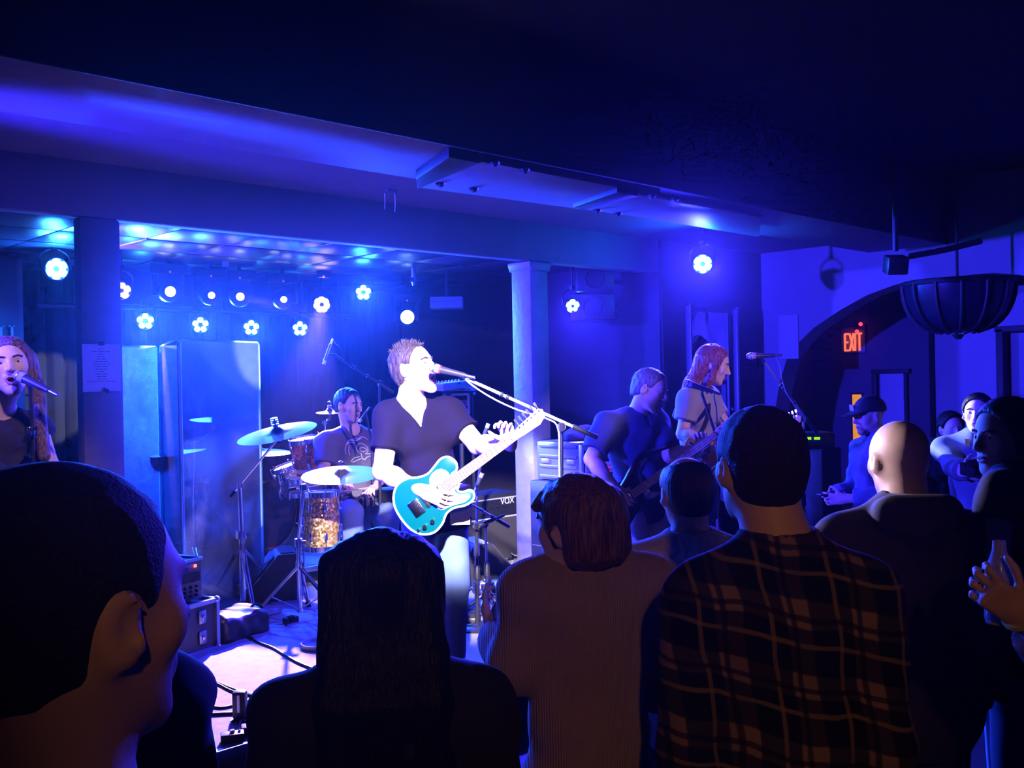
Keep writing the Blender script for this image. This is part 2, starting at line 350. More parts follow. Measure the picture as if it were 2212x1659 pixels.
        for axs in range(3):
            a = [slice(0, -1) if i == axs else slice(1, -1) for i in range(3)]; b = [slice(1, None) if i == axs else slice(1, -1) for i in range(3)]
            A = ins[tuple(a)]; B = ins[tuple(b)]; E = np.nonzero(A != B); sg = A[E]; o1, o2 = (axs + 1) % 3, (axs + 2) % 3
            base = [E[0].copy(), E[1].copy(), E[2].copy()]
            for i in range(3):
                if i != axs: base[i] = base[i] + 1
            def g(d1, d2):
                q = [base[0].copy(), base[1].copy(), base[2].copy()]; q[o1] = q[o1] - d1; q[o2] = q[o2] - d2; return vid[tuple(q)]
            q = np.stack([g(1, 1), g(0, 1), g(0, 0), g(1, 0)], 1); q = np.where(sg[:, None], q, q[:, ::-1]); quads.append(q)
        q = np.concatenate(quads); q = q[(q >= 0).all(1)]
        me = bpy.data.meshes.new(name); me.vertices.add(N); me.vertices.foreach_set('co', co.astype(np.float32).ravel())
        M = len(q); me.loops.add(4 * M); me.loops.foreach_set('vertex_index', q.ravel().astype(np.int32))
        me.polygons.add(M); me.polygons.foreach_set('loop_start', np.arange(0, 4 * M, 4, dtype=np.int32))
        me.polygons.foreach_set('use_smooth', np.ones(M, bool)); me.update(calc_edges=True); me.materials.append(m)
        return link(name, me, parent)

skin = mat('skin', (0.62, 0.40, 0.31), 0.55, noise=0.08, nscale=25, bump=0.05, bscale=200)
skin_pale = mat('skin_pale', (0.70, 0.50, 0.42), 0.5, noise=0.06, nscale=25)
eyew = mat('eye_white', (0.75, 0.75, 0.75), 0.2); eyed = mat('eye_iris', (0.05, 0.03, 0.02), 0.2)
lipm = mat('lips', (0.45, 0.16, 0.16), 0.45); mouthm = mat('mouth_inside', (0.06, 0.012, 0.015), 0.6); toothm = mat('teeth', (0.75, 0.72, 0.66), 0.3)
denim = mat('denim', (0.13, 0.20, 0.36), 0.9, noise=0.35, nscale=9, bump=0.15, bscale=300, spec=0.2)
denim_dark = mat('dark_denim', (0.04, 0.055, 0.10), 0.9, noise=0.3, nscale=9, spec=0.2)
shoem = mat('shoe_leather', (0.02, 0.018, 0.016), 0.5)

class Head:
    """frame of a head: chin-to-crown height H, origin at mid height"""
    def __init__(s, c, fwd, up=(0, 0, 1), H=0.235):
        s.c = np.asarray(c, float); s.y = nrm(fwd); s.x = nrm(np.cross(s.y, np.asarray(up, float))); s.z = np.cross(s.x, s.y); s.s = H / 0.235; s.ax = (s.x, s.y, s.z)
    def __call__(s, x, y, z): return s.c + s.s * (s.x * x + s.y * y + s.z * z)
    def R(s, *r): return tuple(q * s.s for q in r)
    def skull(s, F, inf=0.0):
        F.ell(s(0, -0.014, 0.034), s.ax, s.R(0.076 + inf, 0.097 + inf, 0.084 + inf), 0.02)
    def form(s, F, neck, nr=0.056, open_mouth=0.0, jaw=1.0):
        S_ = s.s; s.skull(F)
        F.ell(s(0, 0.028, 0.0), s.ax, s.R(0.063, 0.064, 0.088), 0.03)
        dz = -0.02 * open_mouth
        F.ell(s(0, 0.035, -0.062 + dz * .5), s.ax, s.R(0.050 * jaw, 0.050, 0.048), 0.03)
        F.cone(s(-0.052 * jaw, -0.012, -0.035), s(-0.018, 0.066, -0.094 + dz), 0.018 * S_, 0.015 * S_, 0.025); F.cone(s(0.052 * jaw, -0.012, -0.035), s(0.018, 0.066, -0.094 + dz), 0.018 * S_, 0.015 * S_, 0.025)
        F.ell(s(0, 0.072, -0.098 + dz), s.ax, s.R(0.022, 0.018, 0.018), 0.02)
        for q in (-1, 1):
            F.ell(s(q * 0.042, 0.055, -0.016), s.ax, s.R(0.024, 0.026, 0.026), 0.02)
            F.ell(s(q * 0.079, -0.010, -0.004), (nrm(s.x + 0.35 * q * s.y * -1), s.y, s.z), s.R(0.012, 0.022, 0.034), 0.006)
            F.ell(s(q * 0.088, -0.004, 0.0), s.ax, s.R(0.006, 0.011, 0.018), 0.004, True)
            F.ell(s(q * 0.032, 0.099, 0.008), s.ax, s.R(0.020, 0.016, 0.013), 0.014, True)
        F.cone(s(-0.034, 0.080, 0.026), s(0.034, 0.080, 0.026), 0.011 * S_, 0.011 * S_, 0.012)
        F.cone(s(0, 0.090, 0.018), s(0, 0.112, -0.024), 0.008 * S_, 0.012 * S_, 0.012)
        for q in (-1, 1): F.ell(s(q * 0.012, 0.100, -0.029), s.ax, s.R(0.009, 0.010, 0.008), 0.006)
        F.cone(s(-0.02, 0.085, -0.054), s(0.02, 0.085, -0.054), 0.008 * S_, 0.008 * S_, 0.010); F.cone(s(-0.017, 0.084, -0.066 + dz), s(0.017, 0.084, -0.066 + dz), 0.008 * S_, 0.008 * S_, 0.010)
        if open_mouth > 0: F.ell(s(0, 0.088, -0.060 + dz * .5), s.ax, s.R(0.021, 0.03, 0.006 + 0.014 * open_mouth), 0.006, True)
        else: F.cone(s(-0.024, 0.096, -0.060), s(0.024, 0.096, -0.060), 0.0022 * S_, 0.0022 * S_, 0.004, True)
        F.cone(s(0, -0.022, -0.05), neck, nr * S_, nr * 1.08 * S_, 0.03)
    def features(s, root, lids=0.4, brow=None, open_mouth=0.0, lips=lipm):
        bm_ = brow or eyed
        for q in (-1, 1):
            e = MB().ball(s(q * 0.032, 0.0735, 0.008), 0.0130 * s.s, 14).build('eye', eyew, root)
            MB().ball(s(q * 0.032, 0.0835, 0.0075), 0.0058 * s.s, 10, s.ax, (1, 0.7, 1)).build('iris', eyed, e)
            MB().tube([s(q * 0.014, 0.0945, 0.026), s(q * 0.032, 0.0915, 0.031), s(q * 0.05, 0.079, 0.026)], 0.0042 * s.s, 6, 4).build('eyebrow', bm_, root)
            if lids > 0:
                MB().lathe(s(q * 0.032, 0.0765, 0.008), s.x, [(0.0142 * s.s, -0.010 * s.s), (0.0146 * s.s, 0), (0.0142 * s.s, 0.010 * s.s)], 20) if False else None
        dz = -0.02 * open_mouth
        MB().tube([s(-0.023, 0.086, -0.060 + dz * .3), s(-0.010, 0.0955, -0.0545), s(0, 0.0965, -0.056), s(0.010, 0.0955, -0.0545), s(0.023, 0.086, -0.060 + dz * .3)], 0.0042 * s.s, 6, 4).build('upper_lip', lips, root)
        MB().tube([s(-0.022, 0.086, -0.061 + dz * .4), s(-0.010, 0.0945, -0.067 + dz), s(0.010, 0.0945, -0.067 + dz), s(0.022, 0.086, -0.061 + dz * .4)], 0.005 * s.s, 6, 4).build('lower_lip', lips, root)
        if open_mouth > 0:
            MB().ball(s(0, 0.066, -0.060 + dz * .5), 0.02 * s.s, 12, s.ax, (1.05, 0.6, 0.9)).build('mouth', mouthm, root)
            MB().tube([s(-0.015, 0.082, -0.0575), s(0, 0.088, -0.0575), s(0.015, 0.082, -0.0575)], 0.0035 * s.s, 6, 3).build('teeth', toothm, root)

def hand(F, wr, d, pn, side, s=1.0, curl=(0.5, 0.6, 0.7, 0.8), spread=0.12, thumb=0.6):
    """palm and five fingers; d along the fingers, pn out of the palm, side = +1 when the thumb lies along cross(d, pn)"""
    d = nrm(d); pn = nrm(np.asarray(pn, float) - d * np.dot(pn, d)); l = np.cross(d, pn) * side; k = 0.008
    F.box(wr + d * 0.048 * s, (d, l, pn), (0.036 * s, 0.028 * s, 0.004 * s), 0.010 * s, 0.015)
    F.cone(wr - d * 0.02, wr + d * 0.02 * s, 0.026 * s, 0.026 * s, 0.02, False, pn, 1.25)
    for i in range(4):
        base = wr + d * (0.088 - 0.006 * abs(i - 1.2)) * s + l * (0.029 - 0.0195 * i) * s; q = nrm(d + l * spread * (1.3 - i)); a = 0; r = (0.0092, 0.0096, 0.009, 0.008)[i] * s
        L = np.array([0.042, 0.027, 0.022]) * (0.95, 1.05, 0.98, 0.78)[i] * s; p = base - d * 0.012 * s
        for j in range(3):
            a += curl[i] * (0.8, 1.1, 0.7)[j]; e = p + L[j] * (q * math.cos(a) + pn * math.sin(a)) + (q * 0.012 * s if j == 0 else 0)
            F.cone(p, e, r * (1 - 0.08 * j), r * (0.92 - 0.08 * j), 0.004); p = e
    p = wr + d * 0.018 * s + l * 0.022 * s; q = nrm(l * 0.8 + d * 0.65 + pn * 0.35)
    for j, L in enumerate((0.042, 0.033, 0.027)):
        e = p + q * L * s; F.cone(p, e, (0.0135 - 0.0018 * j) * s, (0.012 - 0.0018 * j) * s, 0.008 if j == 0 else 0.004); p = e; q = nrm(q + thumb * (d * 0.35 + pn * 0.35 - l * 0.3))

def torso(F, J, g=1.0, inf=0.0, female=False, belly=0.0, k=0.05, down=0.0, chest=1.0):
    """trunk from shoulders to hips, thinner front-to-back"""
    ms = (J['shR'] + J['shL']) / 2; mp = (J['hipR'] + J['hipL']) / 2; up = nrm(ms - mp); x = nrm(J['shR'] - J['shL']); x = nrm(x - up * np.dot(x, up)); y = np.cross(up, x)
    L = np.linalg.norm(ms - mp); sw = np.linalg.norm(J['shR'] - J['shL']); hw = np.linalg.norm(J['hipR'] - J['hipL'])
    F.cone(J['hipR'] + up * 0.01, J['hipL'] + up * 0.01, 0.105 * g + inf, 0.105 * g + inf, k, False, y, 1.12)
    F.cone(mp, mp + up * L * 0.34 + y * belly * 0.3, 0.135 * g + inf, (0.125 if not female else 0.112) * g + inf, k, False, y, 1.28)
    if belly: F.ell(mp + up * L * 0.25 + y * (0.05 + belly * 0.5), (x, y, up), ((0.13 + inf) * g, (0.09 + belly * .5 + inf), 0.15 + inf), k)
    r1 = 0.40 * sw * g
    F.cone(mp + up * L * 0.42, mp + up * L * 0.80, r1 * 0.92 + inf, r1 * 1.0 * chest + inf, k, False, y, 1.42)
    for q in (-1, 1):
        F.cone(ms - up * 0.035 + x * q * sw * 0.16, ms - up * 0.015 + x * q * sw * 0.42, 0.072 * g + inf, 0.060 * g + inf, k, False, y, 1.1)
        if female: F.ell(mp + up * L * 0.66 + x * q * sw * 0.19 + y * 0.085, (x, y, up), (0.062 + inf, 0.055 + inf, 0.06 + inf), 0.03)
        else: F.ell(mp + up * L * 0.74 + x * q * sw * 0.2 + y * 0.055, (x, y, up), (0.075 + inf, 0.045 + inf, 0.06 + inf), 0.03)
        F.cone(J['neck'] - up * 0.01, J['shR' if q > 0 else 'shL'], 0.046 * g + inf, 0.050 * g + inf, k)
    if down > 0: F.cone(mp - up * down, mp + up * 0.05, 0.135 * g + inf, 0.13 * g + inf, k, False, y, 1.2)
    return up, x, y, ms, mp, L
def limb(F, a, b, c, r, k=0.02, inf=0.0):
    F.cone(a, b, r[0] + inf, r[1] + inf, k); F.cone(b, c, r[1] * 1.02 + inf, r[2] + inf, k)
    m = b + (c - b) * 0.28; F.ell(m, (V(1, 0, 0), V(0, 1, 0), V(0, 0, 1)), (r[1] * 1.06 + inf,) * 3, 0.03)
ARM = (0.052, 0.041, 0.028); LEG = (0.088, 0.060, 0.042)
def bounds(pts, m): P = np.array(pts); return P.min(0) - m, P.max(0) + m
KEYS = ('shR', 'elR', 'wrR', 'shL', 'elL', 'wrL', 'hipR', 'knR', 'anR', 'hipL', 'knL', 'anL')
def person(label, J, hd, skinm, h=0.009, g=1.0, female=False, belly=0.0, shirt=None, pants=None, hands=None, nr=0.056, open_mouth=0.0, face=False, brow=None, group=None, jaw=1.0, chest=1.0, shoes=True, armr=1.0, pw=1.0):
    base = (J['anR'] + J['anL']) / 2; base = V(base[0], base[1], min(J['anR'][2], J['anL'][2]) - 0.07)
    root = thing('person', label, 'person', base, group)
    pts = [J[k] for k in KEYS] + [hd.c + V(0, 0, .15), hd.c + hd.y * .13, hd.c - hd.y * .13]
    lo, hi = bounds(pts, 0.16); lo[2] = base[2] - 0.01
    F = Field(lo, hi, h); up, x, y, ms, mp, L = torso(F, J, g, 0.0, female, belly, chest=chest)
    hd.form(F, J['neck'], nr, open_mouth, jaw); ar = [a * (0.86 if female else 1.0) * g * armr for a in ARM]; lr = [a * g for a in LEG]
    limb(F, J['shR'], J['elR'], J['wrR'], ar); limb(F, J['shL'], J['elL'], J['wrL'], ar)
    limb(F, J['hipR'], J['knR'], J['anR'], lr, 0.03); limb(F, J['hipL'], J['knL'], J['anL'], lr, 0.03)
    for sd in 'RL':
        hs = (hands or {}).get(sd)
        if hs is None: hs = dict(d=nrm(J['wr' + sd] - J['el' + sd]), pn=x * (-1 if sd == 'R' else 1))
        dd = hs['d']; pn = hs['pn']; sg = hs.get('side')
        if sg is None:
            ll = np.cross(nrm(dd), nrm(pn)); sg = 1.0 if np.dot(ll, hs.get('thumb_to', y)) > 0 else -1.0
        hand(F, J['wr' + sd], dd, pn, sg, hs.get('s', 0.9 if female else 1.0), hs.get('curl', (0.4, 0.45, 0.5, 0.55)))
        kn, an = J['kn' + sd], J['an' + sd]; tv = y.copy(); tv[2] = 0; tv = nrm(tv + (x * (0.25 if sd == 'R' else -0.25)))
        if 'toe' in J: tv = nrm(J['toe'])
        F.cone(an - V(0, 0, .035) - tv * .03, an - V(0, 0, .05) + tv * 0.13, 0.034, 0.026, 0.02)
        if shoes:
            Fs = Field(np.minimum(an, an + tv * .2) - V(.1, .1, .1), np.maximum(an, an + tv * .2) + V(.1, .1, .06), 0.011)
            Fs.cone(an - V(0, 0, .032) - tv * .035, an - V(0, 0, .038) + tv * 0.15, 0.048, 0.042, 0.02); Fs.cone(an - V(0, 0, .03), an + V(0, 0, .03), 0.05, 0.045, 0.02)
            zf = base[2] + 0.002; Fs.cut(V(0, 0, zf), V(0, 0, -1)); Fs.mesh('shoe', shoem, root)
    F.cut(V(0, 0, base[2] + 0.004), V(0, 0, -1))
    F.mesh('body', skinm, root)
    if face: hd.features(root, brow=brow, open_mouth=open_mouth)
    if shirt:
        sh = shirt; inf = sh.get('inf', 0.014); lo2, hi2 = bounds([J[k] for k in KEYS[:8]] + [J['neck']], 0.2); F = Field(lo2, hi2, sh.get('h', h))
        torso(F, J, g, inf, female, belly, down=sh.get('down', 0.06), chest=chest)
        sl = sh.get('sleeve', 0.55)
        for sd in 'RL':
            a, b, c = J['sh' + sd], J['el' + sd], J['wr' + sd]
            if sl <= 1: F.cone(a, a + (b - a) * sl, ar[0] + inf * 1.1, ar[0] * (1 - .12 * sl) + inf * 1.8, 0.05, hem='b')
            else:
                F.cone(a, b, ar[0] + inf * 1.2, ar[1] + inf * 1.4, 0.03); F.cone(b, b + (c - b) * (sl - 1), ar[1] + inf * 1.4, ar[2] + inf * 1.5, 0.02, hem='b')
        if sh.get('wr', 0.004): F.wrinkle(sh.get('wr', 0.004), sh.get('wf', 38), sh.get('seed', 1), 6, sh.get('bias'))
        F.cut(mp - up * sh.get('down', 0.06), -up)
        nk = J['neck']
        if sh.get('neck', 'crew') == 'v':
            F.cone(nk + y * 0.03 + up * 0.06, nk + y * 0.05 - up * 0.01, 0.088, 0.07, 0.01, True)
            for t in (0.15, 0.35, 0.55, 0.75, 0.95): F.ell(nk + y * (0.085 + 0.02 * t) - up * (0.02 + 0.10 * t), (x, y, up), (0.062 * (1.05 - t), 0.09, 0.03), 0.01, True)
        elif sh.get('neck') == 'crew': F.cone(nk + up * 0.08 + y * .01, nk + y * 0.035 + up * .005, 0.075, 0.068, 0.008, True)
        elif sh.get('neck') == 'collar':
            F.cone(nk + up * 0.0, nk + up * 0.035, 0.080, 0.076, 0.02, hem='b'); F.cone(nk + up * 0.12, nk + up * 0.005, 0.066, 0.062, 0.006, True)
            F.cone(nk + y * 0.10 + up * 0.03, nk + y * 0.12 - up * 0.05, 0.03, 0.012, 0.01, True)
        if sh.get('hood'):
            F.cone(nk - y * 0.085 - x * 0.075 + up * .005, nk - y * 0.085 + x * 0.075 + up * .005, 0.062, 0.062, 0.015); F.cone(nk - y * 0.10 + up * -.04, nk - y * 0.10 - up * .10, 0.07, 0.04, 0.015); F.cone(nk - y * 0.05 + x * 0.085, nk + y * 0.06 + x * 0.06, 0.035, 0.028, 0.03); F.cone(nk - y * 0.05 - x * 0.085, nk + y * 0.06 - x * 0.06, 0.035, 0.028, 0.03)
            F.cone(nk + up * 0.14, nk + up * 0.0, 0.064, 0.06, 0.006, True)
        if 'fn' in sh: sh['fn'](F, up, x, y, ms, mp)
        so = F.mesh(sh.get('name', 'shirt'), sh['mat'], root)
        J['_shirt'] = so
    if pants:
        inf = pants.get('inf', 0.012); lo2, hi2 = bounds([J[k] for k in KEYS[6:]], 0.2); F = Field(lo2, hi2, pants.get('h', h))
        F.cone(J['hipR'] + up * 0.01, J['hipL'] + up * 0.01, 0.105 * g + inf, 0.105 * g + inf, 0.04, False, y, 1.12); F.cone(mp, mp + up * 0.1, 0.135 * g + inf, 0.13 * g + inf, 0.04, False, y, 1.25)
        for sd in 'RL': F.cone(J['hip' + sd], J['kn' + sd], lr[0] + inf, lr[1] * pw + inf * 1.2, 0.04); F.cone(J['kn' + sd], J['an' + sd], lr[1] * pw + inf * 1.3, lr[2] * 1.25 * pw + inf, 0.03, hem='b')
        F.wrinkle(0.0035, 34, 5, 6)
        if pants.get('cut', True): F.cut(mp + up * 0.085, up)
        F.mesh(pants.get('name', 'jeans'), pants['mat'], root)
    return root, (up, x, y, ms, mp, L)

def standing(px, pytop, d, face, Ht=None, floor=0.0, sw=0.40, lean=0.0, arms='down'):
    """joints of someone standing on the floor whose crown is seen at a picture position"""
    top = W(px, pytop, d); Ht = Ht or top[2] - floor; y = nrm(V(face[0], face[1], 0)); x = V(y[1], -y[0], 0); o = V(top[0], top[1], floor); z = lambda t: V(0, 0, t * Ht); J = {}
    J['neck'] = o + z(0.842) - y * 0.03
    for sd, q in (('R', 1), ('L', -1)):
        J['sh' + sd] = o + z(0.785) + x * q * sw / 2 - y * .03; J['hip' + sd] = o + z(0.52) + x * q * 0.085 - y * .02
        J['kn' + sd] = o + z(0.285) + x * q * 0.10; J['an' + sd] = o + V(0, 0, 0.08) + x * q * 0.11 - y * 0.02
        if arms == 'down': J['el' + sd] = o + z(0.625) + x * q * (sw / 2 + 0.03) - y * 0.05; J['wr' + sd] = o + z(0.49) + x * q * (sw / 2 + 0.02) + y * 0.03
        else: J['el' + sd] = o + z(0.635) + x * q * (sw / 2 + 0.07) - y * 0.01; J['wr' + sd] = o + z(0.62) + x * q * 0.09 + y * 0.24
    return J, o, x, y, Ht
def crown_head(o, Ht, fwd, H=0.232, up=(0, 0, 1), fw=0.02, y=None):
    c = o + V(0, 0, Ht - 0.118 * H / 0.235)
    if y is not None: c = c + y * fw
    return Head(c, fwd, up, H)
def hair_cap(root, hd, m, inf=0.012, line=0.045, low=-0.035, h=0.007, extra=None, rough=0.0, seed=3, fade=0.0, name='hair'):
    lo, hi = bounds([hd.c], 0.2)
    if extra and 'pts' in extra: a, b = bounds(extra['pts'], 0.12); lo = np.minimum(lo, a); hi = np.maximum(hi, b)
    F = Field(lo, hi, h); hd.skull(F, inf)
    F.ell(hd(0, -0.035, -0.01), hd.ax, hd.R(0.066 + inf, 0.07 + inf, 0.075 + inf), 0.02)
    # hairline: clear the face and the nape
    n = nrm(hd.y * 1.0 - hd.z * 0.42); F.cut(hd(0, line + 0.004, 0.06), n) if line < 0.2 else None
    F.cut(hd(0, 0, low), -hd.z + hd.y * 0.35)
    for q in (-1, 1): F.ell(hd(q * 0.085, 0.0, -0.012), hd.ax, hd.R(0.03, 0.028, 0.036), 0.01, True)
    if extra and 'fn' in extra: extra['fn'](F)
    if rough: F.wrinkle(rough, 160, seed, 6)
    return F.mesh(name, m, root)

# ------------------------------------------------------------------ the room
ST = 0.35; LIP = 3.94; BACK = 9.3; SIDE = 7.3; RW = 9.0; RISER = 0.47
wallm = mat('wall_paint', (0.30, 0.30, 0.33), 0.75, noise=0.12, nscale=3, bump=0.08, bscale=40)
darkwall = mat('dark_wall_paint', (0.10, 0.10, 0.12), 0.8, noise=0.2, nscale=4)
blackwall = mat('black_wall_paint', (0.008, 0.008, 0.010), 0.7, noise=0.3, nscale=6)
plaster = mat('plaster_beam', (0.22, 0.155, 0.22), 0.7, noise=0.15, nscale=5, bump=0.1, bscale=30)
carpet = mat('stage_carpet', (0.34, 0.33, 0.33), 0.95, noise=0.25, nscale=14, bump=0.5, bscale=180, spec=0.1)
clubfloor = mat('club_floor', (0.03, 0.028, 0.028), 0.5, noise=0.4, nscale=6)
def bbx(name, lo, hi, m, parent=None, bevel=0.0): return MB().bb(lo, hi).build(name, m, parent, bevel=bevel)
struct(bbx('floor', (-4, -5, -0.1), (12, 10, 0), clubfloor))
struct(bbx('ceiling', (-4, -5, 3.62), (12, 4.0, 3.72), blackwall))
struct(bbx('ceiling_soffit', (-4, 4.2, 3.16), (RW, 5.5, 3.6), plaster))
beam = struct(bbx('ceiling_beam', (-4, 3.6, 3.05), (RW, 4.33, 3.64), plaster, bevel=0.006))
struct(bbx('ceiling_fascia', (-4, 5.5, 2.86), (SIDE, 5.62, 3.3), plaster, bevel=0.005))
struct(bbx('wall_back', (-4, BACK, 0), (SIDE + .2, BACK + .15, 3.4), darkwall))
struct(bbx('wall_stage', (SIDE, 5.5, 0), (SIDE + 0.15, BACK, 3.4), mat('stage_side_wall', (0.028, 0.024, 0.036), 0.8, noise=0.2, nscale=4)))
struct(bbx('wall_wing', (SIDE + .02, 5.48, 0), (RW + .25, 5.66, 3.4), blackwall))
struct(bbx('wall_left', (-4.1, -5, 0), (-4, 10, 3.7), blackwall)); struct(bbx('wall_rear', (-4, -5.1, 0), (12, -5, 3.7), blackwall))
struct(bbx('beam_dark_board', (-4, 3.585, 3.045), (RW, 3.6, 3.64), blackwall, bevel=0.004))  # black board added over the unlit beam front to keep it dark
# bolted steel plates under the beam
platem = mat('painted_steel', (0.20, 0.18, 0.21), 0.5, noise=0.2, nscale=8)
for z0, z1, quad, bolts in ((3.005, 3.05, ((901, 405), (1060, 345), (1502, 409), (1390, 470)), ((1068, 356), (1133, 371), (952, 400), (1024, 411))),
                            (2.985, 3.005, ((1238, 446), (1372, 405), (1700, 462), (1640, 512)), ((1408, 426), (1458, 433), (1290, 457), (1335, 464)))):
    P = [on(px, py, 2, z0) for px, py in quad]; P = [V(p[0], min(max(p[1], 3.62), 4.40), 0) for p in P]
    pl = MB().prism([(p[0], p[1]) for p in P], V(0, 0, 0), V(1, 0, 0), V(0, 1, 0), V(0, 0, 1), z1, z0).build('plate', platem, beam, bevel=0.003)
    for px, py in bolts:
        q = on(px, py, 2, z0 - .012); MB().cyl(q, q + V(0, 0, .013), 0.026, 0.03, 6).cyl(q - V(0, 0, .01), q, 0.013, n=10).build('bolt', black, pl)
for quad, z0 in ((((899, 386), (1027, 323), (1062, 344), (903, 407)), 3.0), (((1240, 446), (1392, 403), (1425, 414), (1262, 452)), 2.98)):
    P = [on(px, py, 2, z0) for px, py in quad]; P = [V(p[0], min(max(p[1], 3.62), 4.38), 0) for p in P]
    MB().prism([(p[0], p[1]) for p in P], V(0, 0, 0), V(1, 0, 0), V(0, 1, 0), V(0, 0, 1), z0 + .048, z0 - .004).build('plate_gap_shade', black, beam, bevel=0.002)  # black bar stands in for the shade in the gap at the plate end
# glossy suspended ceiling over the stage, panel by panel
tilem = mat('glossy_ceiling_panel', (0.10, 0.09, 0.12), 0.34, noise=0.1, nscale=6, spec=0.8)
ceil_s = struct(bbx('ceiling_stage', (-4, 5.62, 3.0), (SIDE, BACK, 3.05), blackwall))
k = 0
for ix in range(11):
    for iy in range(6):
        x0 = 0.72 + ix * 0.6; y0 = 5.63 + iy * 0.61
        if k == 0:
            to = MB().bb((-0.294, -0.294, -0.012), (0.294, 0.294, 0.012)).build('ceiling_panel', tilem, ceil_s, bevel=0.003); tme = to.data
        else: to = link('ceiling_panel', tme, ceil_s)
        k += 1; to.location = (x0 + .3, y0 + .3, 2.985 + random.uniform(-.003, .003)); to.rotation_euler = (random.uniform(-.003, .003), random.uniform(-.003, .003), 0)
# sprinkler stubs under the soffit edge
for px, py in ((636, 514), (889, 540)):
    q = on(px, py, 2, 2.95); s_ = MB().cyl(q, q + V(0, 0, .03), 0.03, 0.02, 12).cyl(q - V(0, 0, .02), q, 0.01, n=8).build('sprinkler', plastic)
    tag(s_, 'small dark sprinkler stub on the glossy stage ceiling ' + ('above the drums' if px < 700 else 'near the round spotlight'), 'sprinkler', 'ceiling sprinklers')
# the stage
st = struct(bbx('stage', (-4, LIP, 0), (SIDE, BACK, ST - 0.012), mat('stage_wood', (0.02, 0.018, 0.018), 0.6, noise=0.3)))
struct(bbx('stage_carpet', (-4, LIP + 0.03, ST - .012), (SIDE, BACK, ST), carpet))
struct(bbx('trim_1', (-4, LIP - 0.006, ST - 0.05), (SIDE, LIP + 0.03, ST + 0.004), mat('edge_trim', (0.25, 0.25, 0.27), 0.35, 0.8), bevel=0.004))
riser = thing('drum_riser', 'low carpeted riser carrying the drum kit', 'riser', (4.8, 7.7, ST))
bbx('platform', (3.3, 6.75, ST), (6.3, 8.75, RISER - .02), black, riser, 0.006); bbx('carpet', (3.31, 6.76, RISER - .02), (6.29, 8.74, RISER), mat('riser_carpet', (0.22, 0.2, 0.22), 0.95, noise=0.3, nscale=20, bump=0.4, bscale=180), riser)
bbx('edge_strip', (3.3, 6.735, RISER - .035), (6.3, 6.76, RISER + .004), steel, riser)
# columns that carry the fascia
paintw = mat('worn_column_paint', (0.24, 0.24, 0.25), 0.55, noise=0.3, nscale=9, bump=0.35, bscale=22)
for n_, (x0, x1) in enumerate(((2.13, 2.36), (5.63, 5.84))):
    c = MB(); c.bb((x0, 5.5, ST), (x1, 5.72 if n_ else 5.60, 2.86)); co_ = struct(c.build('column', paintw if n_ else mat('column_dark_paint', (0.20, 0.20, 0.25), 0.6, noise=0.25, nscale=8, bump=0.2, bscale=20), bevel=0.022))
    struct(co_, ('left column behind the singer with the taped paper' if n_ == 0 else 'worn pale column behind the bass guitarist'))
    if n_: MB().prism([(-.105, 0), (.105, 0), (.125, .05), (.125, .075), (-.125, .075), (-.125, .05)], V((x0 + x1) / 2, 5.485, 2.78), V(1, 0, 0), V(0, 0, 1), V(0, 1, 0), 0.25).build('capital', platem, co_, bevel=0.01)
    MB().bb((x0 - .02, 5.48, ST), (x1 + .02, 5.74 if n_ else 5.62, ST + .12)).build('plinth', platem, co_, bevel=0.008)
# right wall with the wide arch, passage and its far wall beyond
AP = [on(px, py, 0, RW) for px, py in ((1672, 905), (1680, 850), (1687, 817), (1700, 773), (1727, 738), (1758, 708), (1816, 669), (1874, 637), (1931, 616), (1978, 604), (2020, 600), (2060, 598.5))]
yc = AP[-1][1]; pts = [(AP[0][1] + .01, 0)] + [(p[1], p[2]) for p in AP]; pts += [(2 * yc - p[1], p[2]) for p in AP[-2::-1]] + [(2 * yc - AP[0][1] - .01, 0)]
struct(MB().prism([(5.5, 0)] + pts + [(-5, 0), (-5, 3.65), (5.5, 3.65)], V(RW, 0, 0), V(0, 1, 0), V(0, 0, 1), V(1, 0, 0), 0.28).build('wall_right', wallm, smooth=False))
struct(bbx('wall_passage', (10.4, -2, 0), (10.5, 6.2, 3.3), wallm)); struct(bbx('ceiling_passage', (RW + .28, -2, 3.0), (10.5, 6.2, 3.1), blackwall))
struct(bbx('wall_passage_end', (RW + .25, 5.66, 0), (10.5, 5.8, 3.1), blackwall))
XP = 10.39
def wallrect(name, a, b, t, m, parent=None, X=XP, bevel=0.004):
    p, q = on(*a, 0, X), on(*b, 0, X); return bbx(name, (X - t, min(p[1], q[1]), min(p[2], q[2])), (X + .005, max(p[1], q[1]), max(p[2], q[2])), m, parent, bevel)
blackp = mat('dark_panel', (0.012, 0.012, 0.016), 0.6)
struct(wallrect('passage_shade_panel', (1690, 640), (2016, 1100), 0.03, mat('passage_shade', (0.07, 0.065, 0.09), 0.7, noise=0.2, nscale=5)))  # dark sheet stands in for the shadow on this part of the passage wall
d1 = struct(wallrect('door_1', (1907, 806), (1964, 1150), 0.07, mat('door_blue_grey', (0.42, 0.42, 0.46), 0.6, noise=0.06), None)); 
wallrect('door_frame', (1890, 800), (1907, 1150), 0.09, blackp, d1); wallrect('door_frame', (1964, 800), (1972, 1150), 0.09, blackp, d1); wallrect('door_frame', (1890, 798), (1972, 806), 0.10, blackp, d1)
q = on(1957, 985, 0, XP - .09); MB().ball(q, 0.03).cyl(q, q + V(.03, 0, 0), .012).build('door_handle', chrome, d1)
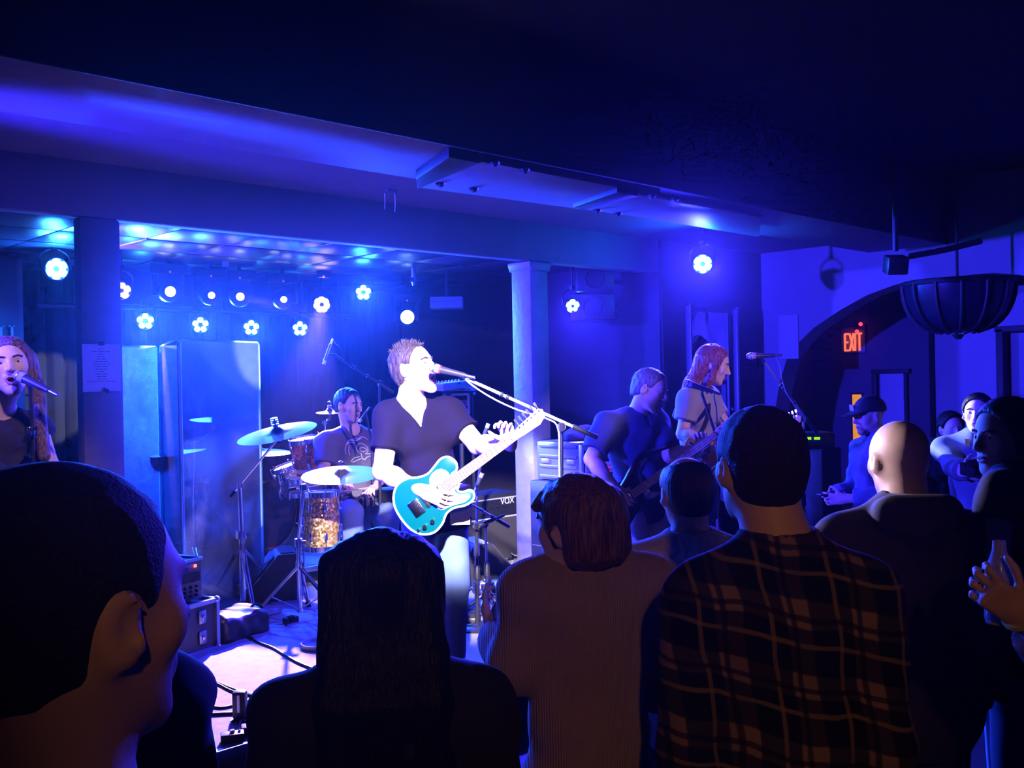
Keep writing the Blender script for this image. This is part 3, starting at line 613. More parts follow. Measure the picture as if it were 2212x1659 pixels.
struct(wallrect('trim_2', (2016, 690), (2024, 1150), 0.12, blackp)); struct(wallrect('trim_3', (2163, 712), (2186, 1150), 0.16, blackp)); struct(wallrect('trim_4', (2160, 706), (2260, 714), 0.16, blackp))
doorway = struct(wallrect('lit_doorway', (1842, 848), (1870, 955), 0.05, blackp)); wallrect('doorway_glow', (1846, 852), (1867, 951), 0.058, emis('amber_doorway', (1.0, 0.36, 0.02), 0.75), doorway)  # glowing pane stands in for the warm lit doorway
wallrect('doorway_bar', (1844, 887), (1868, 892), 0.066, blackp, doorway, bevel=0.001)
# mirror in a dark frame on the wing wall
YM = 5.47
def yrect(name, a, b, t, m, parent=None, Y=YM, bevel=0.003):
    p, q = on(*a, 1, Y), on(*b, 1, Y); return bbx(name, (min(p[0], q[0]), Y - t, min(p[2], q[2])), (max(p[0], q[0]), Y + .01, max(p[2], q[2])), m, parent, bevel)
mb = on(1540, 1000, 1, YM); mr = thing('wall_mirror', 'tall mirror in a bluish metal frame behind the long haired guitarist', 'mirror', (mb[0], YM - .02, ST))
mfr = mat('mirror_frame', (0.35, 0.36, 0.42), 0.4, 0.6)
yrect('glass', (1492, 672), (1578, 1080), 0.012, mat('mirror_glass', (0.75, 0.75, 0.8), 0.03, 1.0), mr)
yrect('frame_stile', (1482, 655), (1491, 1090), 0.05, mfr, mr); yrect('frame_stile', (1582, 664), (1594, 1090), 0.05, mfr, mr); yrect('frame_rail', (1482, 655), (1594, 668), 0.035, blackp, mr)
# pale notice board on the blue wall left of the arch
p0, p1 = on(1683, 682, 0, RW), on(1727, 775, 0, RW)
tag(bbx('wall_panel', (RW - .02, p1[1], p1[2]), (RW + .001, p0[1], p0[2]), mat('pale_board', (0.46, 0.46, 0.50), 0.7), bevel=0.004), 'pale rectangular board on the blue wall beside the arch', 'board')
# EXIT sign
a, b = on(1816, 708, 0, XP - .05), on(1869, 761, 0, XP - .05); ex = thing('exit_sign', 'lit red EXIT sign on the dark passage wall beyond the arch', 'sign', (XP, (a[1] + b[1]) / 2, b[2]))
MB().bb((XP - .05, b[1], b[2]), (XP, a[1], a[2])).build('housing', mat('sign_housing', (.22, .22, .25), .5), ex, bevel=0.006)
la, lb = on(1824, 722, 0, XP - .056), on(1862, 756, 0, XP - .056); ww = (la[1] - lb[1]); hh = la[2] - lb[2]; lm = emis('exit_red', (1.0, 0.10, 0.035), 2.2)
def stroke(mbd, letter, x0, w):
    def P(u, v): return V(0, la[1] - (x0 + u * w) * ww, lb[2] + v * hh)
    def line(u0, v0, u1, v1, t=0.0095):
        A, B = P(u0, v0), P(u1, v1); e = nrm(B - A); n = np.cross(V(1, 0, 0), e); c = (A + B) / 2; c[0] = XP - .054; mbd.box(c, (np.linalg.norm(B - A) / 2 + t * .6, t, 0.005), (e, n, V(1, 0, 0)))
    for L in {'E': ((0, 0, 0, 1), (0, 1, 1, 1), (0, .5, .8, .5), (0, 0, 1, 0)), 'X': ((0, 0, 1, 1), (0, 1, 1, 0)), 'I': ((.5, 0, .5, 1),), 'T': ((.5, 0, .5, 1), (0, 1, 1, 1))}[letter]: line(*L)
for ch, x0, w in (('E', 0.02, .2), ('X', .30, .22), ('I', .56, .1), ('T', .74, .24)):
    t_ = MB(); stroke(t_, ch, x0, w); t_.build('letter', lm, ex, smooth=False)
for px, py in ((1859, 700), (1851, 716)):
    q = on(px, py, 0, XP - .09); MB().ball(q, 0.022, 10).build('lamp_bead', emis('exit_bead', (1.0, 0.05, 0.10), 2.0), ex)
q = on(1858, 706, 0, XP - .03); MB().box(q, (.03, .07, .03)).build('lamp_bracket', plastic, ex, bevel=0.01)
light_obj('exit_glow', 'POINT', (XP - .12, (a[1] + b[1]) / 2, (a[2] + b[2]) / 2), None, 0.3, (1, .1, .05), radius=.05, parent=ex)
# ribbed glass bowl hanging in the arch and the loudspeaker over it
bc = W(2068, 612, 8.0); bw = thing('bowl_lamp', 'large unlit ribbed bowl lamp hanging inside the arch', 'lamp', bc - V(0, 0, .4))
prof = [(0.02, -.40), (.14, -.395), (.26, -.35), (.35, -.26), (.405, -.13), (.42, 0), (.41, 0), (.395, -.13), (.34, -.25), (.25, -.335), (.13, -.38), (.02, -.385)]
MB().lathe(bc, UP, prof, 36).build('bowl', mat('smoked_glass', (0.015, 0.012, 0.03), 0.3, noise=0.5, nscale=6), bw)
for i in range(14):
    t = 2 * math.pi * i / 14; e = V(math.cos(t), math.sin(t), 0); MB().tube([bc + e * (r + .008) + V(0, 0, z) for r, z in prof[1:6]], 0.014, 6, 3).build('rib', blackp, bw)
MB().ring(bc, UP, .42, .022).build('rim', blackp, bw); MB().cyl(bc + V(0, 0, -.41), bc + V(0, 0, -.45), .05, .02).build('finial', blackp, bw)
MB().cyl(bc + V(.0, 0, -.38), bc + V(0, 0, 1.1), .012, n=8).build('rod', blackp, bw)
lc = W(1935, 572, 7.2); ls = thing('hanging_speaker', 'black box loudspeaker hung under the ceiling near the arch', 'speaker', lc)
MB().box(lc, (.06, .075, .065), (nrm(FH * -1 + V(0, 0, -.3)), RH, nrm(np.cross(nrm(FH * -1 + V(0, 0, -.3)), RH)))).build('cabinet', plastic, ls, bevel=0.012); MB().cyl(lc + V(0, 0, .1), V(lc[0], lc[1], 3.62), .02).build('hanger', plastic, ls)
MB().tube([lc + RH * .1 + V(0, 0, .06), lc + RH * .35 + V(0, 0, .10), lc + RH * .62 + V(0, 0, .16)], .022, 8, 4).build('arm', plastic, ls)
# heavy black drapes behind the kit and at the stage side
drape = mat('black_velour', (0.008, 0.007, 0.011), 0.95, noise=0.3, nscale=8)
def curtain(label, a, b, z0, z1, amp=0.05, folds=12, m=drape, seed=0):
    r = random.Random(seed); n = folds * 8; d = nrm(b - a); nn = np.cross(d, UP); vs = []; ph = [r.uniform(0, 1) for _ in range(4)]
    for j in range(7):
        z = z0 + (z1 - z0) * j / 6
        for i in range(n + 1):
            t = i / n; w = math.sin(2 * math.pi * folds * t + 0.8 * math.sin(5 * t + ph[0])) * amp * (1 - .35 * j / 6) + .3 * amp * math.sin(2 * math.pi * folds * 2.3 * t + ph[1] * 6 + j * .15)
            vs.append(a + (b - a) * t + nn * w + V(0, 0, z))
    fs = [(j * (n + 1) + i, j * (n + 1) + i + 1, (j + 1) * (n + 1) + i + 1, (j + 1) * (n + 1) + i) for j in range(6) for i in range(n)]
    o = MB().add(vs, fs).build('curtain', m, angle=80); sm = o.modifiers.new('thick', 'SOLIDIFY'); sm.thickness = 0.008
    return tag(o, label, 'curtain', 'black stage drapes')
curtain('black pleated drape filling the back of the stage behind the drummer', V(3.9, 9.12, 0), V(7.2, 9.12, 0), ST + .01, 2.95, folds=22, seed=1)
curtain('dark blue lit drape at far left behind the woman singer', V(1.2, 9.05, 0), V(3.85, 9.05, 0), ST + .01, 2.95, folds=17, seed=2)
bn = on(46, 480, 1, 8.2); bl = V(bn[0] - 1.2, 8.2, 0)
ban = thing('banner', 'hanging pale fabric banner with white serif letter, cut by the left picture edge', 'banner', V(bn[0] - .6, 8.2, ST))
n = 24; vs = [V(bl[0] + 1.2 * i / n, 8.2 + .012 * math.sin(i * .9), z) for z in (.6, 1.4, 2.2, 2.98) for i in range(n + 1)]
bo = MB().add(vs, [(j * (n + 1) + i, j * (n + 1) + i + 1, (j + 1) * (n + 1) + i + 1, (j + 1) * (n + 1) + i) for j in range(3) for i in range(n)]).build('cloth', mat('banner_cloth', (0.20, 0.22, 0.26), 0.85, noise=0.2, nscale=5), ban, angle=80)
sm = bo.modifiers.new('thick', 'SOLIDIFY'); sm.thickness = 0.004
MB().cyl(V(bl[0] - .05, 8.2, 2.97), V(bn[0] + .05, 8.2, 2.97), .015).build('top_rod', plastic, ban)
le = MB(); whitel = mat('white_print', (0.85, 0.85, 0.85), 0.6)
def pY(px, py): p = on(px, py, 1, 8.17); return p
for (x0, y0, x1, y1) in ((-14, 703, 10, 706), (-4, 703, 5.5, 732), (18, 703, 32, 706), (23, 703, 29, 732)):
    p, q = pY(x0, y0), pY(x1, y1); le.bb((p[0], 8.168, q[2]), (q[0], 8.176, p[2]))
le.tube([pY(0, 730), pY(4, 737), pY(13, 740), pY(22, 737), pY(26, 730)], .012, 6, 4); le.build('letter', whitel, ban, smooth=False)
# set list taped to the left column
p, q = on(177, 743, 1, 5.495), on(262, 845, 1, 5.495); pa = thing('set_list', 'white paper set list taped to the left column', 'paper', V((p[0] + q[0]) / 2, 5.495, q[2]))
MB().bb((p[0], 5.4935, q[2]), (q[0], 5.4965, p[2])).build('sheet', mat('paper', (0.86, 0.86, 0.88), 0.8), pa)
ink = mat('ink', (0.30, 0.30, 0.36), 0.8); pw_ = q[0] - p[0]; ph_ = p[2] - q[2]
for i, (c_, w_, words) in enumerate(((.5, .2, 2), (.5, .5, 3), (.5, .15, 1), (.49, .2, 2), (.5, .25, 2), (.5, .36, 3), (.51, .5, 4), (.5, .38, 2), (.5, .33, 3), (.5, .2, 1), (.5, .38, 2), (.5, .26, 2), (.5, .27, 2), (.5, .8, 5))):
    t_ = MB(); z = p[2] - ph_ * (.105 + i * .0525); x = p[0] + pw_ * (c_ - w_ / 2); tot = w_ * pw_; lw = tot / words
    for j in range(words): t_.bb((x + lw * j, 5.4925, z - ph_ * .008), (x + lw * (j + .8), 5.4936, z + ph_ * .008))
    t_.build('text_line', ink, pa, smooth=False)
for px, py, r_ in ((219, 742, .1), (229, 844, -.5)):
    c = on(px, py, 1, 5.492); MB().box(c, (.017, .0012, .011), (nrm(V(1, 0, r_)), V(0, 1, 0), nrm(V(-r_, 0, 1)))).build('tape', mat('gaffer_tape', (0.012, 0.012, 0.02), 0.7), pa)
# wire stubs hanging off the soffit
wq = on(845, 412, 2, 3.155); ws = thing('wire_bracket', 'thin metal clip with two hanging wires under the soffit', 'bracket', wq)
MB().box(wq, (.04, .015, .006)).build('clip', steel, ws)
for px, py0, py1 in ((831, 418, 452), (853, 418, 458)):
    MB().tube([W(px, py0, 6.2) * 1.0, W(px + 1, (py0 + py1) / 2, 6.2), W(px, py1, 6.2)], .003, 5, 3).build('wire', steel, ws)

# ------------------------------------------------------------------ lamps
canm = mat('lamp_can', (0.012, 0.012, 0.014), 0.4)
def led_par(px, py, d, label, led, beam_to, energy, color, angle=70, r=0.075, nled=5, ceil=2.98, estr=14, ledr=0.026, glow=0.0):
    c = W(px, py, d); ax = nrm(nrm(EYE - c) * .75 + nrm(np.asarray(beam_to) - c) * .25); x, y, z = frame_from(ax); R = V(x[0], x[1], x[2])
    t = thing('led_par_lamp', label, 'stage light', c, 'LED par stage lights')
    MB().lathe(c, ax, [(r * .62, -.16), (r, -.05), (r * 1.02, .012), (r * .94, .014), (r * .9, -.01), (0.001, -.012)], 20).build('housing', canm, t)
    MB().lathe(c, ax, [(r * .3, -.20), (r * .6, -.16)], 16).cyl(c - ax * .19, c - ax * .2, r * .3).build('rear_cap', canm, t)
    hz = nrm(np.cross(UP, ax)); 
    MB().tube([c - ax * .05 + hz * (r + .012), c - ax * .05 + hz * (r + .014) + UP * .10, c - ax * .05 + UP * .15, c - ax * .05 - hz * (r + .014) + UP * .10, c - ax * .05 - hz * (r + .012)], .007, 6, 4).build('yoke', canm, t)
    MB().cyl(c - ax * .05 + UP * .14, V(*(c - ax * .05)[:2], ceil), .012, n=8).box(c - ax * .05 + UP * .16, (.02, .02, .02)).build('clamp', canm, t)
    em = emis('led_' + led[0], led[1], estr); k0 = math.pi / 2
    for i in range(nled):
        a = k0 + 2 * math.pi * i / nled; up_ = nrm(UP - ax * np.dot(UP, ax)); sd = np.cross(up_, ax)
        q = c + ax * .004 + (r * .60) * (up_ * math.sin(a) + sd * math.cos(a)); MB().lathe(q, ax, [(ledr, -.008), (ledr * .95, 0.0), (ledr * .55, .006), (0.0005, .008)], 12).build('led_lens', em, t)
    if energy: light_obj('led_beam', 'SPOT', c + ax * .06, beam_to, energy, color, angle, .6, .05, t)
    if glow: light_obj('led_glow', 'POINT', c + ax * .08, None, glow * .3, CYG, radius=.05, parent=t)
    return t
CY = ('cyan', (0.10, 0.60, 1.0)); PK = ('pink', (1.0, 0.78, 1.0))
led_par(122, 581, 7.4, 'glaring cyan LED par left of the paper column', CY, (8.6, 2.8, 1.9), FRONT_W * 1.1, BLUE, 80, .085, 6, estr=30, ledr=.032, glow=190)
led_par(1518, 570, 8.1, 'glaring cyan LED par above the wall mirror', CY, (3.0, 3.6, .6), FRONT_W * .8, BLUE, 90, .08, 6, 3.16, estr=25, ledr=.03, glow=130)
for i, (px, py, lab) in enumerate(((314, 694, 'leftmost of the four cyan LED pars in a row above the drum shield'), (433, 702, 'second from left of the four cyan LED pars above the drum shield'), (543, 708, 'third from left of the four cyan LED pars above the drum shield'), (648, 710, 'rightmost of the four cyan LED pars, right of the drum shield'))):
    d = (8.6 - 0) / ray(px, py)[1]; led_par(px, py, d, lab, CY, (3.2 + .7 * i, 3.2, .4), REAR_W * (1.5 if i == 0 else 1), CYB, 85, .078, 5, 2.6, estr=16, glow=(30, 0, 0, 0)[i])
led_par(785, 632, 9.2, 'cyan LED par between the pinkish lamp and the round spotlight', CY, (4.2, 3.6, .8), REAR_W, CYB, 80, .075, glow=30)
led_par(1237, 661, 9.0, 'small cyan LED par right of the pale column, seen from the side', CY, (5.4, 3.0, .9), REAR_W * .8, BLUE, 80, .065, 5)
led_par(695, 658, 9.8, 'pinkish white LED par beside the row of white spots', PK, on(560, 1400, 2, ST), PINK_W * 2.2, PINK, 24, .085, 7, estr=9, ledr=.03)
led_par(263, 628, 7.6, 'pinkish white LED par half hidden by the left column', PK, on(600, 1330, 2, ST), PINK_W * .3, PINK, 26, .07, 5, estr=9)
def moving_head(px, py, d, label, lensr, to, energy, color, angle, estr, lc, ceil=2.98, blend=.15):
    c = W(px, py, d); ax = nrm(nrm(EYE - c) * .8 + nrm(np.asarray(to) - c) * .2); t = thing('moving_head_lamp', label, 'stage light', c, 'moving head spotlights')
    hz = nrm(np.cross(UP, ax)); b = c - ax * .10
    MB().lathe(c, ax, [(.05, -.26), (.085, -.22), (.095, -.10), (.085, -.01), (lensr + .012, .004), (lensr + .002, .004), (lensr, -.01)], 20).build('head', canm, t)
    MB().lathe(c, ax, [(lensr, -.004), (lensr * .7, .008), (.0005, .012)], 20).build('lens', emis('spot_' + lc[0], lc[1], estr), t)
    for q in (-1, 1): MB().box(b + hz * q * .115 + UP * .06, (.015, .03, .10), (hz, ax, UP)).build('arm', canm, t, bevel=.006)
    MB().box(b + UP * .19, (.14, .10, .045), (hz, ax, UP)).build('base', canm, t, bevel=.012); MB().cyl(b + UP * .23, V(b[0], b[1], ceil), .018, n=8).build('clamp', canm, t)
    MB().ball(b + UP * .165 - hz * .0 + ax * .105, .010, 8).build('indicator', emis('blue_indicator', (.12, .08, 1), 1.5), t)
    if energy: light_obj('spot_beam', 'SPOT', c + ax * .05, to, energy, color, angle, blend, .03, t)
WH = ('white', (0.80, 0.98, 1.0))
moving_head(368, 630, 8.3, 'leftmost and brightest of the four small white moving head spots', .042, (5.2, 2.4, 1.3), 120, WHITE, 5, 20, WH)
moving_head(457, 638, 8.5, 'second from left of the four white moving head spots', .028, W(1126, 975, 7.72), 1500, (.60, .85, .76), 8.5, 16, WH)
moving_head(519, 641, 8.7, 'third from left of the four white moving head spots', .034, W(1905, 985, 3.0), 2600, WHITE, 5, 16, WH)
moving_head(613, 647, 9.0, 'rightmost of the four white moving head spots', .028, (5.2, 2.4, 1.3), 0, WHITE, 5, 16, WH)
moving_head(880, 685, 9.9, 'large round cyan white moving head spot above the lead singer', .068, W(2108, 930, 6.4), 4600, (.90, .95, 1.0), 4.8, 9, ('roundcyan', (.45, .95, 1.0)))
# lighting pipe that carries the rear lamps and the frame of the screen behind it
pp = thing('lighting_pipe', 'dark horizontal pipe carrying the row of cyan lamps', 'pipe', (4.6, 8.66, 2.6))
MB().cyl((3.0, 8.66, 2.62), (6.2, 8.66, 2.62), .024).build('pipe', canm, pp)
for x in (3.3, 4.7, 6.0): MB().cyl((x, 8.66, 2.62), (x, 8.66, 2.98), .012, n=8).build('hanger', canm, pp)
sc = thing('screen_frame', 'dark projection screen frame behind the white spots', 'screen', (4.6, 8.8, 2.3))
a, b = on(440, 560, 1, 8.8), on(648, 672, 1, 8.8)
MB().bb((3.6, 8.79, b[2]), (b[0], 8.80, a[2])).build('screen', mat('screen_cloth', (0.03, 0.03, 0.05), 0.8), sc); MB().bb((3.58, 8.76, b[2] - .025), (b[0] + .02, 8.8, b[2])).build('bottom_bar', mat('bar_grey', (0.25, .25, .3), .5), sc); MB().bb((b[0], 8.76, b[2]), (b[0] + .02, 8.8, a[2])).build('side_bar', mat('bar_grey'), sc)
# boxes hung at the back right of the stage
c = W(966, 655, 9.6); pj = thing('projector', 'grey ceiling projector hanging in the dark right of the round spot', 'projector', c)
MB().box(c, (.155, .12, .055), (RH, FH, UP)).build('case', mat('projector_grey', (0.30, 0.29, 0.36), 0.5), pj, bevel=.008); MB().box(c - FH * .122 + UP * .004, (.15, .004, .004), (RH, FH, UP)).build('seam', steel, pj); MB().cyl(c + UP * .05, V(c[0], c[1], 2.98), .02).build('mount', canm, pj)
c = W(893, 600, 9.2); cl = thing('pipe_clamp', 'small shiny pipe clamp under the stage ceiling', 'clamp', c); MB().cyl(c + UP * .1, c - UP * .03, .022, n=10).build('stem', steel, cl); MB().box(c - UP * .02, (.03, .02, .02)).cyl(c - UP * .04, c - UP * .075, .02, .012).build('jaw', chrome, cl); MB().cyl(c + UP * .1, V(c[0], c[1], 2.98), .012, n=8).build('rod', canm, cl)
c = W(700, 600, 9.4); cm = thing('ceiling_sensor', 'small dark ceiling sensor with red dot above the pinkish lamp', 'sensor', c); MB().box(c + UP * .03, (.06, .04, .03)).cyl(c + UP * .05, V(c[0], c[1], 2.98), .012, n=8).build('case', canm, cm, bevel=.006); MB().ball(W(699, 598, 9.35), .010, 8).build('red_led', emis('red_led', (1, .05, .02), 6), cm)
c = W(487, 570, 8.4); tg = tag(MB().box(c, (.028, .004, .022), (RH, FH, UP)).build('gel_tag', mat('pink_tag', (0.7, 0.35, 0.55), .6)), 'tiny pink tag hanging under the stage ceiling', 'tag')
for px, py, d, w, lab in ((1283, 604, 9.0, .17, 'upper black loudspeaker hung on the stage side wall'), (1278, 665, 9.15, .2, 'lower black loudspeaker hung on the stage side wall')):
    c = W(px, py, d); s_ = thing('wall_speaker', lab, 'speaker', c, 'hung stage side loudspeakers'); ax = (RH, FH, UP); MB().box(c, (w, .15, .12), ax).build('cabinet', plastic, s_, bevel=.012)
    MB().lathe(c - FH * .152, -FH, [(.09, 0), (.085, .006), (.05, -.02), (.001, -.025)], 20).build('cone', rubber, s_); MB().bb((c[0], c[1] - .02, c[2] - .02), (SIDE, c[1] + .02, c[2] + .02)).build('bracket', canm, s_)

# ------------------------------------------------------------------ folding drum shield
acr = mat_acrylic('acrylic_sheet'); acr2 = mat_acrylic('bright_acrylic_sheet', 0.24, (0.80, 0.97, 1.0)); edge = mat('acrylic_edge', (0.55, 1.0, 0.95), 0.35, spec=0.6); edge.node_tree.nodes['Principled BSDF'].inputs['Transmission Weight'].default_value = 0.0  # second sheet scatters more so the narrow panel looks more brightly lit
_n = edge.node_tree; _t = _n.nodes.new('ShaderNodeBsdfTranslucent'); _t.inputs[0].default_value = (0.55, 1, 0.95, 1); _m = _n.nodes.new('ShaderNodeMixShader'); _n.links.new(_n.nodes['Principled BSDF'].outputs[0], _m.inputs[1]); _n.links.new(_t.outputs[0], _m.inputs[2]); _n.links.new(_m.outputs[0], _n.nodes['Material Output'].inputs[0])  # cyan tint stands in for light caught in the acrylic edges
top_z = 2.235; SH = [on(268, 746, 2, top_z), on(345, 747, 2, top_z), on(384, 731, 2, top_z), on(562, 738, 2, top_z)]
sh0 = thing('drum_shield', 'clear acrylic folding drum shield with glowing cyan edges', 'drum shield', V(SH[2][0], SH[2][1], ST))
first = SH[0] + (SH[0] - SH[1]) * .35; pn = [first, SH[1], SH[2], SH[3]]
for a, b in zip(pn[:-1], pn[1:]):
    a = V(a[0], a[1], ST); b = V(b[0], b[1], ST); e = nrm(b - a); a = a + e * .012; b = b - e * .012; w = np.linalg.norm(b - a); H = top_z - ST; r = .035; n = np.cross(e, UP)
    out = [(0, 0.004), (w, .004)] + [(w - r + r * math.cos(t), H - r + r * math.sin(t)) for t in (0, .4, .8, 1.2, 1.57)] + [(r - r * math.sin(t), H - r + r * math.cos(t)) for t in (0, .4, .8, 1.2, 1.57)]
    p = MB().prism(out, a, e, UP, n, .0035, -.0035).build('panel', acr if w > .4 else acr2, sh0, smooth=False)
    m = len(out); mbx = MB(); cen = V(w / 2, H / 2)
    inn = [(min(max(x, .013), w - .013), min(max(z, .014), H - .012)) for x, z in out]
    vs = [a + e * q[0] + UP * q[1] + n * t for t in (-.0042, .0042) for q in out] + [a + e * q[0] + UP * q[1] + n * t for t in (-.0042, .0042) for q in inn]; fs = []
    for i in range(m):
        j = (i + 1) % m; fs += [(i, j, m + j, m + i), (i, 2 * m + i, 2 * m + j, j), (m + i, m + j, 3 * m + j, 3 * m + i)]
    mbx.add(vs, fs).build('panel_edge', edge, p, smooth=False)
for q in SH[1:3]: MB().cyl(V(q[0], q[1], ST + .01), V(q[0], q[1], top_z - .05), .009, n=8).build('hinge', mat('hinge_plastic', (0.6, 0.8, 0.82), .3), sh0)

# ------------------------------------------------------------------ drums
redspark = mat_sparkle('red_orange_sparkle', (0.42, 0.035, 0.012), (1.0, 0.22, 0.05), 120); goldspark = mat_sparkle('gold_sparkle', (0.32, 0.17, 0.03), (1.0, 0.72, 0.25), 75)
headw = mat('drum_head', (0.72, 0.72, 0.70), 0.5, noise=0.05); headb = mat('dark_drum_head', (0.02, 0.02, 0.022), 0.35)
def drum(name, label, c, ax, r, dep, shell, nl=8, top=headw, bot=headw, hoop=chrome, legs=None, group='drums of the kit'):
    ax = nrm(ax); x, y, z = frame_from(ax); t = thing(name, label, 'drum', c - ax * dep / 2 if legs is None else V(c[0], c[1], legs), group); a = c - ax * dep / 2; b = c + ax * dep / 2
    MB().lathe(a, ax, [(r * .97, 0), (r, .004), (r, dep - .004), (r * .97, dep)], 36).build('shell', shell, t)
    for p, s_, m in ((a, -1, bot), (b, 1, top)):
        MB().lathe(p, ax * s_, [(r * 1.015, -.022), (r * 1.05, -.022), (r * 1.05, .014), (r * 1.02, .016), (r * 1.005, .012)], 36).build('hoop', hoop, t)
        MB().lathe(p, ax * s_, [(r * 1.0, .002), (r * .5, .003), (.001, .003)], 36).build('drum_head', m, t)
    for i in range(nl):
        an = 2 * math.pi * (i + .5) / nl; e = x * math.cos(an) + y * math.sin(an)
        for q in (-1, 1):
            lg = MB().box(c + ax * q * dep * .26 + e * (r + .012), (.011, .010, .03), (np.cross(ax, e), e, ax)).build('lug', chrome, t, bevel=.004)
            MB().cyl(c + ax * q * dep * .26 + e * (r + .022), c + ax * q * (dep / 2 + .018) + e * (r + .024), .0035, n=6).ball(c + ax * q * (dep / 2 + .022) + e * (r + .024), .007, 6).build('tension_rod', chrome, lg)
    if legs is not None:
        for i in range(3):
            an = 2 * math.pi * (i + .2) / 3; e = x * math.cos(an) + y * math.sin(an); e = nrm(V(e[0], e[1], 0)); p = c + e * (r + .02)
            l_ = MB().cyl(V(p[0], p[1], c[2] + dep * .1), V(p[0], p[1], legs + .05), .006, n=8).cyl(V(p[0], p[1], legs + .05), V(p[0] + e[0] * .03, p[1] + e[1] * .03, legs + .012), .006, n=8).build('leg', chrome, t)
            MB().ball(V(p[0] + e[0] * .03, p[1] + e[1] * .03, legs + .012), .014, 8).build('rubber_foot', rubber, l_); MB().box(V(p[0], p[1], c[2] - dep * .12), (.016, .016, .03)).build('leg_bracket', chrome, t, bevel=.004)
    return t
kc = W(545, 1107, 8.05); kax = nrm(RH * .86 - FH * .50)
bd = drum('bass_drum', 'big red orange sparkle bass drum half behind the drum shield', kc, kax, .265, .42, redspark, 8, headb, headb, mat('red_hoop', (0.30, 0.03, 0.02), .3, coat=.5))
for q in (-1, 1):
    p = kc + kax * .12 + np.cross(kax, UP) * q * .24 - UP * .1; MB().cyl(p, V(p[0] + q * .06, p[1], RISER + .01), .009, n=8).ball(V(p[0] + q * .06, p[1], RISER + .014), .014, 8).build('spur', chrome, bd)
drum('rack_tom', 'red sparkle rack tom beside the drummer', W(662, 981, 7.9), nrm(UP + RH * -.12 - FH * .15), .115, .24, redspark, 6)
drum('rack_tom', 'pale blue lit rack tom above the bass drum', W(628, 1033, 7.9), nrm(UP + RH * -.3 - FH * .2), .105, .20, mat_sparkle('silver_sparkle', (.30, .32, .36), (.8, .85, .9), 130), 6)
drum('floor_tom', 'glittering gold sparkle floor tom with chrome rims', W(695, 1124, 7.3), UP, .13, .40, goldspark, 8, legs=ST)
drum('floor_tom', 'red sparkle floor tom seen dimly through the shield', W(480, 1088, 8.4), UP, .19, .36, redspark, 8, legs=RISER)
drum('snare_drum', 'shallow chrome snare drum below the large flat cymbal', W(655, 1046, 7.8), nrm(UP - FH * .12), .16, .12, steel, 8)
def cymbal(t, c, ax, r, bell=.045, m=cymbalm, cup=.03):
    x, y, z = frame_from(ax); prof = [(.006, cup + .012), (bell * .6, cup + .008), (bell, cup * .75), (bell * 1.3, cup * .5), (r * .5, cup * .34), (r * .8, cup * .14), (r, 0), (r * .8, cup * .10), (r * .5, cup * .28), (bell * 1.3, cup * .44), (.006, cup + .006)]
    cy = MB().lathe(c - ax * cup * .4, ax, prof, 48).build('cymbal', m, t, angle=70)
    MB().cyl(c + ax * cup * .9, c + ax * (cup + .02), .017, n=12).build('felt', mat('felt', (.5, .5, .5), .9), cy); MB().cyl(c + ax * (cup + .02), c + ax * (cup + .055), .007, n=8).box(c + ax * (cup + .04), (.022, .005, .008), (x, y, z)).build('wingnut', chrome, cy)
def tripod(t, base, h, spread, m=chrome, rot=0.0, double=True, tr=.011, foot=.0):
    for i in range(3):
        an = rot + 2 * math.pi * i / 3; e = V(math.cos(an), math.sin(an), 0); tp = base + UP * h; ft = base + e * spread + UP * .015; mid = base + e * spread * .52 + UP * h * .5; sd = np.cross(e, UP) * (.014 if double else 0)
        lg = MB()
        if double: lg.cyl(tp + sd, ft + sd * .4, tr * .6, n=8); lg.cyl(tp - sd, ft - sd * .4, tr * .6, n=8)
        else: lg.cyl(tp, ft, tr * .8, n=8)
        lo_ = lg.build('leg', m, t); MB().cyl(base + UP * h * .18, mid, tr * .45, n=6).build('brace', m, lo_); MB().cyl(ft + UP * .03 - e * .02, ft - UP * .015, .017, .02, 10).build('rubber_foot', rubber, lo_)
    MB().cyl(base + UP * (h - .03), base + UP * (h + .03), tr * 2.0, n=12).build('leg_collar', m, t); MB().cyl(base + UP * h * .14, base + UP * h * .22, tr * 1.9, n=12).build('lower_collar', m, t)
